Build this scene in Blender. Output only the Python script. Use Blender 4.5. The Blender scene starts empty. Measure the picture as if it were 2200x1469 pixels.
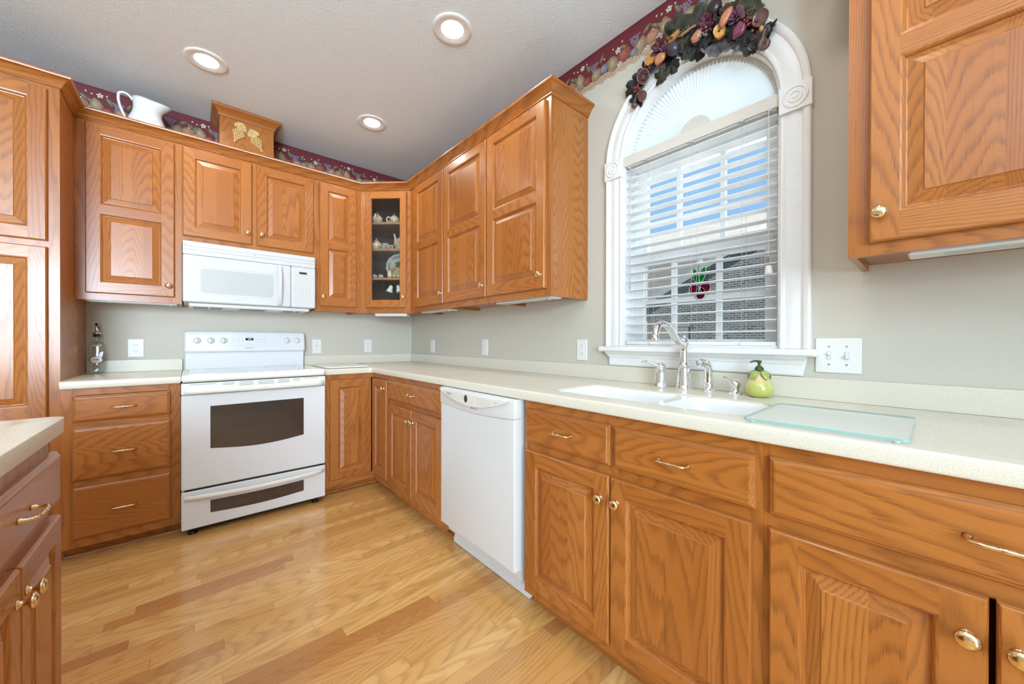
import bpy, bmesh, math, random
from mathutils import Vector, Matrix
from mathutils.geometry import tessellate_polygon
R = random.Random(7)
sc = bpy.context.scene
col = sc.collection
PI = math.pi

# ---------------------------------------------------------------- camera
cam_d = bpy.data.cameras.new('camera')
cam = bpy.data.objects.new('camera', cam_d)
col.objects.link(cam)
cam_d.sensor_fit = 'HORIZONTAL'
cam_d.sensor_width = 36.0
cam_d.lens = 792.74 / 2200 * 36.0
cam_d.clip_start = 0.02
cam_d.clip_end = 200
_yaw, _pit, _rol = -0.71596, -0.003186, 0.001684
_f = Vector((-math.sin(_yaw) * math.cos(_pit), math.cos(_yaw) * math.cos(_pit), math.sin(_pit)))
_r = Vector((math.cos(_yaw), math.sin(_yaw), 0))
_u = _r.cross(_f)
_r2 = _r * math.cos(_rol) + _u * math.sin(_rol)
_u2 = -_r * math.sin(_rol) + _u * math.cos(_rol)
_m = Matrix.Identity(4)
for _i in range(3):
    _m[_i][0], _m[_i][1], _m[_i][2] = _r2[_i], _u2[_i], -_f[_i]
_m[0][3], _m[1][3], _m[2][3] = -1.6737, -3.4643, 1.1199
cam.matrix_world = _m
sc.camera = cam

# ---------------------------------------------------------------- sky, sun, daylight, added fill, exposure
w = bpy.data.worlds.new('sky')
sc.world = w
w.use_nodes = True
w.node_tree.nodes['Background'].inputs[0].default_value = (0.33, 0.60, 1.0, 1)
w.node_tree.nodes['Background'].inputs[1].default_value = 1.0


def lamp(name, kind, loc, energy, color=(1, 1, 1), direction=None, **kw):
    d = bpy.data.lights.new(name, kind)
    d.energy = energy
    d.color = color
    for k, v in kw.items():
        setattr(d, k, v)
    o = bpy.data.objects.new(name, d)
    col.objects.link(o)
    o.location = loc
    if direction is not None:
        o.rotation_euler = Vector(direction).to_track_quat('-Z', 'Y').to_euler()
    return o


lamp('sun', 'SUN', (0, 0, 8), 5.0, (1, 0.95, 0.87), (0.75, -0.38, -0.55), angle=0.01)
# area panel for the bright window inferred behind the camera; no opening built
lamp('daylight_rear', 'AREA', (-3.55, -6.85, 1.45), 178, (0.70, 0.86, 1.0), (0.13, 1, -0.04), shape='RECTANGLE', size=2.6, size_y=2.1, spread=math.radians(104))
lamp('fill_left', 'AREA', (-5.85, -5.3, 1.5), 12, (0.66, 0.84, 1.0), (1, 0.35, 0.05), shape='RECTANGLE', size=2.2, size_y=2.0)  # fill panel added before the solid left wall, no window there
lamp('daylight_kitchen_window', 'AREA', (0.60, -2.744, 1.60), 15, (0.90, 0.95, 1.0), (-1, 0, -0.05), shape='RECTANGLE', size=0.7, size_y=1.3)
# uplight added to brighten and neutralise the ceiling, in the manner of bounced flash
lamp('ceiling_fill', 'AREA', (-3.0, -4.9, 1.75), 135, (0.58, 0.81, 1.0), (0.10, 0.25, 1), shape='DISK', size=0.5)
sc.view_settings.view_transform = 'Standard'
sc.view_settings.look = 'None'
sc.view_settings.exposure = -0.05
sc.view_settings.gamma = 1.0
sc.view_settings.use_curve_mapping = False


# ---------------------------------------------------------------- materials
def new_mat(name):
    m = bpy.data.materials.new(name)
    m.use_nodes = True
    nt = m.node_tree
    return m, nt, nt.nodes['Principled BSDF']


def N(nt, typ, **kw):
    n = nt.nodes.new(typ)
    for k, v in kw.items():
        setattr(n, k, v)
    return n


def math_n(nt, op, a, b=None, c=None):
    n = nt.nodes.new('ShaderNodeMath')
    n.operation = op
    for i, v in enumerate((a, b, c)):
        if v is None:
            continue
        if isinstance(v, (int, float)):
            n.inputs[i].default_value = v
        else:
            nt.links.new(v, n.inputs[i])
    return n.outputs[0]


def mix_c(nt, fac, a, b, blend='MIX'):
    n = nt.nodes.new('ShaderNodeMix')
    n.data_type = 'RGBA'
    n.blend_type = blend
    for sock, v in ((n.inputs[0], fac), (n.inputs[6], a), (n.inputs[7], b)):
        if isinstance(v, (int, float)):
            sock.default_value = v
        elif isinstance(v, (tuple, list)):
            sock.default_value = (*v[:3], 1)
        else:
            nt.links.new(v, sock)
    return n.outputs[2]


def ramp(nt, fac, stops, interp='LINEAR'):
    n = nt.nodes.new('ShaderNodeValToRGB')
    n.color_ramp.interpolation = interp
    els = n.color_ramp.elements
    while len(els) < len(stops):
        els.new(0.5)
    for e, (p, c) in zip(els, stops):
        e.position = p
        e.color = (*c, 1)
    nt.links.new(fac, n.inputs[0])
    return n.outputs[0]


def plain(name, color, rough=0.5, metal=0.0, spec=0.5, coat=0.0, noise=0.0, nscale=30.0, trans=0.0, ior=1.45, bump=0.0, bscale=200.0):
    m, nt, b = new_mat(name)
    b.inputs['Base Color'].default_value = (*color, 1)
    b.inputs['Roughness'].default_value = rough
    b.inputs['Metallic'].default_value = metal
    b.inputs['Specular IOR Level'].default_value = spec
    b.inputs['Coat Weight'].default_value = coat
    b.inputs['Coat Roughness'].default_value = 0.08
    b.inputs['Transmission Weight'].default_value = trans
    b.inputs['IOR'].default_value = ior
    tc = N(nt, 'ShaderNodeTexCoord')
    if noise > 0:
        nz = N(nt, 'ShaderNodeTexNoise')
        nz.inputs['Scale'].default_value = nscale
        nz.inputs['Detail'].default_value = 4
        nt.links.new(tc.outputs['Object'], nz.inputs['Vector'])
        lo = tuple(c * (1 - noise) for c in color)
        hi = tuple(min(1, c * (1 + noise)) for c in color)
        nt.links.new(ramp(nt, nz.outputs[0], [(0.3, lo), (0.7, hi)]), b.inputs['Base Color'])
    if bump > 0:
        nz = N(nt, 'ShaderNodeTexNoise')
        nz.inputs['Scale'].default_value = bscale
        nz.inputs['Detail'].default_value = 3
        nt.links.new(tc.outputs['Object'], nz.inputs['Vector'])
        bp = N(nt, 'ShaderNodeBump')
        bp.inputs['Strength'].default_value = bump
        bp.inputs['Distance'].default_value = 0.004
        nt.links.new(nz.outputs[0], bp.inputs['Height'])
        nt.links.new(bp.outputs[0], b.inputs['Normal'])
    return m


def grain_group():
    """Oak figure: vector = (across, depth, along the grain); outputs a dark-line mask and pore mask."""
    g = bpy.data.node_groups.new('oak_figure', 'ShaderNodeTree')
    g.interface.new_socket('Vector', in_out='INPUT', socket_type='NodeSocketVector')
    g.interface.new_socket('Seed', in_out='INPUT', socket_type='NodeSocketFloat')
    g.interface.new_socket('Lines', in_out='OUTPUT', socket_type='NodeSocketFloat')
    g.interface.new_socket('Pores', in_out='OUTPUT', socket_type='NodeSocketFloat')
    g.interface.new_socket('Tone', in_out='OUTPUT', socket_type='NodeSocketFloat')
    gi = g.nodes.new('NodeGroupInput')
    go = g.nodes.new('NodeGroupOutput')
    sep = N(g, 'ShaderNodeSeparateXYZ')
    g.links.new(gi.outputs[0], sep.inputs[0])
    x, y, z = sep.outputs
    seed = gi.outputs[1]
    st = math_n(g, 'DIVIDE', x, 0.085)
    sid = math_n(g, 'FLOOR', st)
    fx = math_n(g, 'MULTIPLY', math_n(g, 'SUBTRACT', math_n(g, 'FRACT', st), 0.5), 0.085)
    key = math_n(g, 'ADD', math_n(g, 'MULTIPLY', sid, 1.37), seed)
    wn = N(g, 'ShaderNodeTexWhiteNoise', noise_dimensions='1D')
    g.links.new(key, wn.inputs['W'])
    rc = N(g, 'ShaderNodeSeparateColor')
    g.links.new(wn.outputs['Color'], rc.inputs[0])
    r1, r2, r3 = rc.outputs
    # low-frequency warp, stretched along the grain
    cmb = N(g, 'ShaderNodeCombineXYZ')
    g.links.new(math_n(g, 'MULTIPLY', x, 9.0), cmb.inputs[0])
    g.links.new(math_n(g, 'ADD', math_n(g, 'MULTIPLY', y, 9.0), math_n(g, 'MULTIPLY', key, 3.1)), cmb.inputs[1])
    g.links.new(math_n(g, 'MULTIPLY', z, 1.5), cmb.inputs[2])
    nz = N(g, 'ShaderNodeTexNoise')
    nz.inputs['Scale'].default_value = 1.0
    nz.inputs['Detail'].default_value = 2.0
    g.links.new(cmb.outputs[0], nz.inputs['Vector'])
    warp = math_n(g, 'SUBTRACT', nz.outputs[0], 0.5)
    tilt = math_n(g, 'MULTIPLY', math_n(g, 'SUBTRACT', r1, 0.5), 0.16)
    yy = math_n(g, 'ADD', math_n(g, 'ADD', y, math_n(g, 'ADD', math_n(g, 'MULTIPLY', r2, 0.09), 0.012)),
                math_n(g, 'ADD', math_n(g, 'MULTIPLY', z, tilt), math_n(g, 'MULTIPLY', warp, 0.026)))
    xx = math_n(g, 'ADD', fx, math_n(g, 'ADD', math_n(g, 'MULTIPLY', math_n(g, 'SUBTRACT', r3, 0.5), 0.17), math_n(g, 'MULTIPLY', warp, 0.02)))
    rad = math_n(g, 'SQRT', math_n(g, 'ADD', math_n(g, 'MULTIPLY', xx, xx), math_n(g, 'MULTIPLY', yy, yy)))
    # fine streaks
    c2 = N(g, 'ShaderNodeCombineXYZ')
    g.links.new(math_n(g, 'MULTIPLY', x, 420.0), c2.inputs[0])
    g.links.new(math_n(g, 'MULTIPLY', y, 420.0), c2.inputs[1])
    g.links.new(math_n(g, 'ADD', math_n(g, 'MULTIPLY', z, 16.0), key), c2.inputs[2])
    n2 = N(g, 'ShaderNodeTexNoise')
    n2.inputs['Scale'].default_value = 1.0
    n2.inputs['Detail'].default_value = 2.0
    g.links.new(c2.outputs[0], n2.inputs['Vector'])
    ring = math_n(g, 'FRACT', math_n(g, 'ADD', math_n(g, 'MULTIPLY', rad, 200.0), math_n(g, 'MULTIPLY', n2.outputs[0], 0.35)))
    ln = N(g, 'ShaderNodeMapRange')
    ln.interpolation_type = 'SMOOTHSTEP'
    g.links.new(ring, ln.inputs[0])
    ln.inputs[1].default_value = 0.0
    ln.inputs[2].default_value = 0.50
    ln.inputs[3].default_value = 1.0
    ln.inputs[4].default_value = 0.0
    # soften the sharp edge
    sharp = N(g, 'ShaderNodeMapRange')
    g.links.new(ring, sharp.inputs[0])
    sharp.inputs[1].default_value = 0.86
    sharp.inputs[2].default_value = 1.0
    sharp.inputs[3].default_value = 0.0
    sharp.inputs[4].default_value = 0.8
    lines = math_n(g, 'MAXIMUM', ln.outputs[0], sharp.outputs[0])
    g.links.new(lines, go.inputs[0])
    po = N(g, 'ShaderNodeMapRange')
    g.links.new(n2.outputs[0], po.inputs[0])
    po.inputs[1].default_value = 0.52
    po.inputs[2].default_value = 0.70
    g.links.new(math_n(g, 'MULTIPLY', po.outputs[0], math_n(g, 'ADD', math_n(g, 'MULTIPLY', lines, 0.75), 0.25)), go.inputs[1])
    g.links.new(math_n(g, 'ADD', math_n(g, 'MULTIPLY', r3, 0.7), math_n(g, 'MULTIPLY', nz.outputs[0], 0.3)), go.inputs[2])
    return g


GRAIN = grain_group()


def oak_mat(name, light, mid, dark, rough=0.33, coat=0.25):
    m, nt, b = new_mat(name)
    at = N(nt, 'ShaderNodeAttribute', attribute_name='gc')
    oi = N(nt, 'ShaderNodeObjectInfo')
    gr = N(nt, 'ShaderNodeGroup', node_tree=GRAIN)
    nt.links.new(at.outputs['Vector'], gr.inputs[0])
    nt.links.new(math_n(nt, 'MULTIPLY', oi.outputs['Random'], 37.0), gr.inputs[1])
    base = mix_c(nt, gr.outputs[2], mid, light)
    c = mix_c(nt, math_n(nt, 'MULTIPLY', gr.outputs[0], 0.40), base, dark)
    c = mix_c(nt, math_n(nt, 'MULTIPLY', gr.outputs[1], 0.50), c, tuple(v * 0.55 for v in dark))
    nt.links.new(c, b.inputs['Base Color'])
    b.inputs['Roughness'].default_value = rough
    b.inputs['Coat Weight'].default_value = coat
    b.inputs['Coat Roughness'].default_value = 0.18
    bp = N(nt, 'ShaderNodeBump')
    bp.inputs['Strength'].default_value = 0.12
    bp.inputs['Distance'].default_value = 0.001
    bp.invert = True
    nt.links.new(gr.outputs[1], bp.inputs['Height'])
    nt.links.new(bp.outputs[0], b.inputs['Normal'])
    return m


OAK = oak_mat('honey_oak', (0.485, 0.172, 0.033), (0.355, 0.104, 0.015), (0.155, 0.047, 0.009))
OAK_IN = plain('dark_cabinet_interior', (0.085, 0.042, 0.030), 0.5, noise=0.2, nscale=12)  # cabinet inside in a darker brown than the oak
OAK_SHELF = plain('shelf_laminate', (0.33, 0.16, 0.09), 0.45, noise=0.15, nscale=20)
CARVED = plain('pale_carved_wood', (0.62, 0.40, 0.17), 0.45, noise=0.15, nscale=60)


def floor_mat():
    m, nt, b = new_mat('oak_strip_floor')
    tc = N(nt, 'ShaderNodeTexCoord')
    sep = N(nt, 'ShaderNodeSeparateXYZ')
    nt.links.new(tc.outputs['Object'], sep.inputs[0])
    X, Y, Z = sep.outputs
    W = 0.0572
    ry = math_n(nt, 'DIVIDE', Y, W)
    row = math_n(nt, 'FLOOR', ry)
    fy = math_n(nt, 'FRACT', ry)
    wn = N(nt, 'ShaderNodeTexWhiteNoise', noise_dimensions='1D')
    nt.links.new(row, wn.inputs['W'])
    ln = math_n(nt, 'ADD', math_n(nt, 'MULTIPLY', wn.outputs['Value'], 0.5), 0.55)
    xs = math_n(nt, 'DIVIDE', math_n(nt, 'ADD', X, math_n(nt, 'MULTIPLY', wn.outputs['Value'], 17.3)), ln)
    cell = math_n(nt, 'FLOOR', xs)
    fx = math_n(nt, 'FRACT', xs)
    key = math_n(nt, 'ADD', math_n(nt, 'MULTIPLY', row, 7.13), math_n(nt, 'MULTIPLY', cell, 3.71))
    w2 = N(nt, 'ShaderNodeTexWhiteNoise', noise_dimensions='1D')
    nt.links.new(key, w2.inputs['W'])
    cmb = N(nt, 'ShaderNodeCombineXYZ')
    nt.links.new(math_n(nt, 'ADD', math_n(nt, 'MULTIPLY', math_n(nt, 'SUBTRACT', fy, 0.5), W), 0.0425), cmb.inputs[0])
    nt.links.new(math_n(nt, 'MULTIPLY', w2.outputs['Value'], 0.4), cmb.inputs[1])
    nt.links.new(X, cmb.inputs[2])
    gr = N(nt, 'ShaderNodeGroup', node_tree=GRAIN)
    nt.links.new(cmb.outputs[0], gr.inputs[0])
    nt.links.new(key, gr.inputs[1])
    base = ramp(nt, w2.outputs['Value'], [(0.0, (0.44, 0.18, 0.05)), (0.2, (0.70, 0.39, 0.13)), (0.5, (0.60, 0.30, 0.085)),
                                          (0.8, (0.76, 0.45, 0.165)), (1.0, (0.50, 0.22, 0.06))])
    c = mix_c(nt, math_n(nt, 'MULTIPLY', gr.outputs[0], 0.30), base, (0.30, 0.125, 0.035))
    c = mix_c(nt, math_n(nt, 'MULTIPLY', gr.outputs[1], 0.35), c, (0.13, 0.05, 0.015))
    e1 = math_n(nt, 'MINIMUM', fy, math_n(nt, 'SUBTRACT', 1.0, fy))
    e2 = math_n(nt, 'MULTIPLY', math_n(nt, 'MINIMUM', fx, math_n(nt, 'SUBTRACT', 1.0, fx)), 12.0)
    gap = math_n(nt, 'LESS_THAN', math_n(nt, 'MINIMUM', e1, e2), 0.012)
    c = mix_c(nt, math_n(nt, 'MULTIPLY', gap, 0.55), c, (0.12, 0.05, 0.018))
    nt.links.new(c, b.inputs['Base Color'])
    b.inputs['Roughness'].default_value = 0.22
    b.inputs['Coat Weight'].default_value = 0.3
    b.inputs['Coat Roughness'].default_value = 0.12
    return m


FLOOR = floor_mat()
WALL = plain('greige_wall_paint', (0.585, 0.543, 0.46), 0.75, spec=0.25, bump=0.12, bscale=260)
CEIL = plain('textured_ceiling_paint', (0.81, 0.865, 0.91), 0.9, spec=0.1, bump=0.45, bscale=110)
TRIM = plain('white_trim_paint', (0.82, 0.81, 0.79), 0.35, noise=0.015)
VAL = plain('cream_valance', (0.66, 0.61, 0.54), 0.45)
WHITE = plain('white_enamel', (0.78, 0.785, 0.79), 0.16, coat=0.4)
WHITEP = plain('white_plastic', (0.70, 0.70, 0.685), 0.32)
CREAM = plain('cream_plastic', (0.82, 0.80, 0.74), 0.28)
PLATE = plain('white_plate_plastic', (0.80, 0.79, 0.76), 0.3)
GREY = plain('grey_print', (0.30, 0.30, 0.31), 0.5)
LGREY = plain('light_grey_print', (0.52, 0.52, 0.52), 0.5)
BLACK = plain('black_plastic', (0.012, 0.012, 0.013), 0.35)
GREYGLASS = plain('smooth_grey_cooktop_glass', (0.62, 0.64, 0.66), 0.06, coat=0.5)
OVENGLASS = plain('dark_oven_glass', (0.030, 0.024, 0.027), 0.04, spec=1.0, coat=1.0)
MWWHITE = plain('white_microwave_plastic', (0.60, 0.60, 0.595), 0.40)
MWGLASS = plain('pale_screened_glass', (0.50, 0.51, 0.50), 0.25, coat=0.1)
DISPLAY = plain('dark_display', (0.010, 0.012, 0.010), 0.15)
BRASS = plain('polished_brass', (0.80, 0.62, 0.36), 0.14, metal=1.0)
CHROME = plain('chrome', (0.86, 0.87, 0.88), 0.05, metal=1.0)
PORCELAIN = plain('white_porcelain', (0.86, 0.86, 0.84), 0.12, coat=0.5)
SINKW = plain('white_sink_surface', (0.86, 0.86, 0.85), 0.2, coat=0.3)
GROUT = plain('shadow_gap', (0.02, 0.015, 0.01), 0.9)


def emit(name, color, strength):
    m, nt, b = new_mat(name)
    b.inputs['Base Color'].default_value = (0.8, 0.8, 0.8, 1)
    b.inputs['Emission Color'].default_value = (*color, 1)
    b.inputs['Emission Strength'].default_value = strength
    return m


BULB = emit('lamp_lens', (1.0, 0.96, 0.90), 14.0)
LED = emit('green_led_digits', (0.35, 0.8, 0.3), 1.2)


def counter_mat():
    m, nt, b = new_mat('speckled_solid_surface')
    tc = N(nt, 'ShaderNodeTexCoord')
    n1 = N(nt, 'ShaderNodeTexNoise')
    n1.inputs['Scale'].default_value = 380
    n1.inputs['Detail'].default_value = 3
    nt.links.new(tc.outputs['Object'], n1.inputs['Vector'])
    n2 = N(nt, 'ShaderNodeTexVoronoi')
    n2.inputs['Scale'].default_value = 230
    nt.links.new(tc.outputs['Object'], n2.inputs['Vector'])
    c = ramp(nt, n1.outputs[0], [(0.35, (0.66, 0.605, 0.485)), (0.5, (0.72, 0.675, 0.56)), (0.66, (0.755, 0.715, 0.61))])
    sp = ramp(nt, n2.outputs['Distance'], [(0.0, (1, 1, 1)), (0.16, (1, 1, 1)), (0.22, (0, 0, 0))])
    rnd = N(nt, 'ShaderNodeSeparateColor')
    nt.links.new(n2.outputs['Color'], rnd.inputs[0])
    pick = math_n(nt, 'GREATER_THAN', rnd.outputs[0], 0.55)
    c = mix_c(nt, math_n(nt, 'MULTIPLY', math_n(nt, 'MULTIPLY', sp, pick), 0.35), c, (0.50, 0.43, 0.31))
    nt.links.new(c, b.inputs['Base Color'])
    b.inputs['Roughness'].default_value = 0.24
    return m


COUNTER = counter_mat()


def clear_glass(name, tint=(1, 1, 1), refl=0.08, rough=0.0):
    m, nt, b = new_mat(name)
    nt.nodes.remove(b)
    out = nt.nodes['Material Output']
    t = N(nt, 'ShaderNodeBsdfTransparent')
    t.inputs[0].default_value = (*tint, 1)
    g = N(nt, 'ShaderNodeBsdfGlossy')
    g.inputs['Roughness'].default_value = rough
    lw = N(nt, 'ShaderNodeLayerWeight')
    lw.inputs[0].default_value = 0.3
    mx = N(nt, 'ShaderNodeMixShader')
    f = math_n(nt, 'ADD', math_n(nt, 'MULTIPLY', lw.outputs['Fresnel'], 0.4), refl * 0.5)
    nt.links.new(f, mx.inputs[0])
    nt.links.new(t.outputs[0], mx.inputs[1])
    nt.links.new(g.outputs[0], mx.inputs[2])
    nt.links.new(mx.outputs[0], out.inputs[0])
    return m


PANE = clear_glass('clear_pane', (0.97, 0.99, 0.98), 0.03)
BOTTLEG = clear_glass('clear_bottle_glass', (0.90, 0.93, 0.91), 0.22, 0.03)


def translucent(name, color, f_tr=0.5, alpha=1.0):
    m, nt, b = new_mat(name)
    nt.nodes.remove(b)
    out = nt.nodes['Material Output']
    d = N(nt, 'ShaderNodeBsdfDiffuse')
    d.inputs[0].default_value = (*color, 1)
    t = N(nt, 'ShaderNodeBsdfTranslucent')
    t.inputs[0].default_value = (*color, 1)
    mx = N(nt, 'ShaderNodeMixShader')
    mx.inputs[0].default_value = f_tr
    nt.links.new(d.outputs[0], mx.inputs[1])
    nt.links.new(t.outputs[0], mx.inputs[2])
    last = mx.outputs[0]
    if alpha < 1:
        tr = N(nt, 'ShaderNodeBsdfTransparent')
        m2 = N(nt, 'ShaderNodeMixShader')
        m2.inputs[0].default_value = alpha
        nt.links.new(tr.outputs[0], m2.inputs[1])
        nt.links.new(last, m2.inputs[2])
        last = m2.outputs[0]
    nt.links.new(last, out.inputs[0])
    return m


SHADE = translucent('pleated_shade_fabric', (0.84, 0.86, 0.87), 0.5)
SLAT = translucent('white_blind_slat', (0.90, 0.91, 0.92), 0.18)
SCREEN = translucent('insect_screen_mesh', (0.05, 0.055, 0.065), 0.2, alpha=0.45)
FROST = translucent('frosted_green_glass', (0.92, 0.97, 0.95), 0.4, alpha=0.36)
STAINR = translucent('red_stained_glass', (0.25, 0.012, 0.03), 0.6, alpha=0.9)
STAING = translucent('green_stained_glass', (0.01, 0.30, 0.03), 0.6, alpha=0.9)


def vcol_mat(name, rough=0.6, coat=0.0, bump=0.0, mottle=1.0):
    m, nt, b = new_mat(name)
    at = N(nt, 'ShaderNodeAttribute', attribute_name='tint')
    tc = N(nt, 'ShaderNodeTexCoord')
    nz = N(nt, 'ShaderNodeTexNoise')
    nz.inputs['Scale'].default_value = 140
    nz.inputs['Detail'].default_value = 4
    nt.links.new(tc.outputs['Object'], nz.inputs['Vector'])
    f = ramp(nt, nz.outputs[0], [(0.3, (1 - 0.38 * mottle,) * 3), (0.7, (1 + 0.25 * mottle,) * 3)])
    nt.links.new(mix_c(nt, 1.0, at.outputs['Color'], f, 'MULTIPLY'), b.inputs['Base Color'])
    b.inputs['Roughness'].default_value = rough
    b.inputs['Coat Weight'].default_value = coat
    if bump:
        bp = N(nt, 'ShaderNodeBump')
        bp.inputs['Strength'].default_value = bump
        bp.inputs['Distance'].default_value = 0.004
        nt.links.new(nz.outputs[0], bp.inputs['Height'])
        nt.links.new(bp.outputs[0], b.inputs['Normal'])
    return m


PRINT = vcol_mat('printed_wallpaper', 0.6)
GLAZE = vcol_mat('painted_glaze', 0.2, 0.4)
SMOOTHG = vcol_mat('smooth_pear_glaze', 0.15, 0.5, 0.0, 0.12)
DRIED = vcol_mat('dried_foliage', 0.7, 0.0, 0.6)
FRUITM = vcol_mat('waxy_fruit', 0.35, 0.2)


def brick_mat():
    m, nt, b = new_mat('grey_brick')
    tc = N(nt, 'ShaderNodeTexCoord')
    mp = N(nt, 'ShaderNodeMapping')
    mp.inputs['Rotation'].default_value = (PI / 2, 0, PI / 2)
    br = N(nt, 'ShaderNodeTexBrick')
    br.inputs['Color1'].default_value = (0.13, 0.125, 0.125, 1)
    br.inputs['Color2'].default_value = (0.33, 0.32, 0.31, 1)
    br.inputs['Mortar'].default_value = (0.80, 0.79, 0.76, 1)
    br.inputs['Scale'].default_value = 1.0
    br.inputs['Mortar Size'].default_value = 0.011
    br.inputs['Brick Width'].default_value = 0.215
    br.inputs['Row Height'].default_value = 0.078
    sp = N(nt, 'ShaderNodeSeparateXYZ')
    cb = N(nt, 'ShaderNodeCombineXYZ')
    nt.links.new(tc.outputs['Object'], sp.inputs[0])
    nt.links.new(sp.outputs[1], cb.inputs[0])
    nt.links.new(sp.outputs[2], cb.inputs[1])
    nt.links.new(cb.outputs[0], br.inputs['Vector'])
    nt.links.new(br.outputs[0], b.inputs['Base Color'])
    b.inputs['Roughness'].default_value = 0.9
    return m


def shingle_mat():
    m, nt, b = new_mat('weathered_shingle')
    tc = N(nt, 'ShaderNodeTexCoord')
    br = N(nt, 'ShaderNodeTexBrick')
    br.inputs['Color1'].default_value = (0.56, 0.49, 0.41, 1)
    br.inputs['Color2'].default_value = (0.66, 0.58, 0.49, 1)
    br.inputs['Mortar'].default_value = (0.44, 0.39, 0.33, 1)
    br.inputs['Scale'].default_value = 1.0
    br.inputs['Mortar Size'].default_value = 0.012
    br.inputs['Brick Width'].default_value = 0.9
    br.inputs['Row Height'].default_value = 0.13
    sp = N(nt, 'ShaderNodeSeparateXYZ')
    cb = N(nt, 'ShaderNodeCombineXYZ')
    nt.links.new(tc.outputs['Object'], sp.inputs[0])
    nt.links.new(sp.outputs[1], cb.inputs[0])
    nt.links.new(sp.outputs[2], cb.inputs[1])
    nt.links.new(cb.outputs[0], br.inputs['Vector'])
    nt.links.new(br.outputs[0], b.inputs['Base Color'])
    b.inputs['Roughness'].default_value = 0.95
    return m


BRICK = brick_mat()
SHINGLE = shingle_mat()
GRASS = plain('lawn', (0.10, 0.16, 0.05), 0.95, noise=0.4, nscale=8)
HOUSEW = plain('exterior_white_paint', (0.78, 0.77, 0.74), 0.6)


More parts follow.
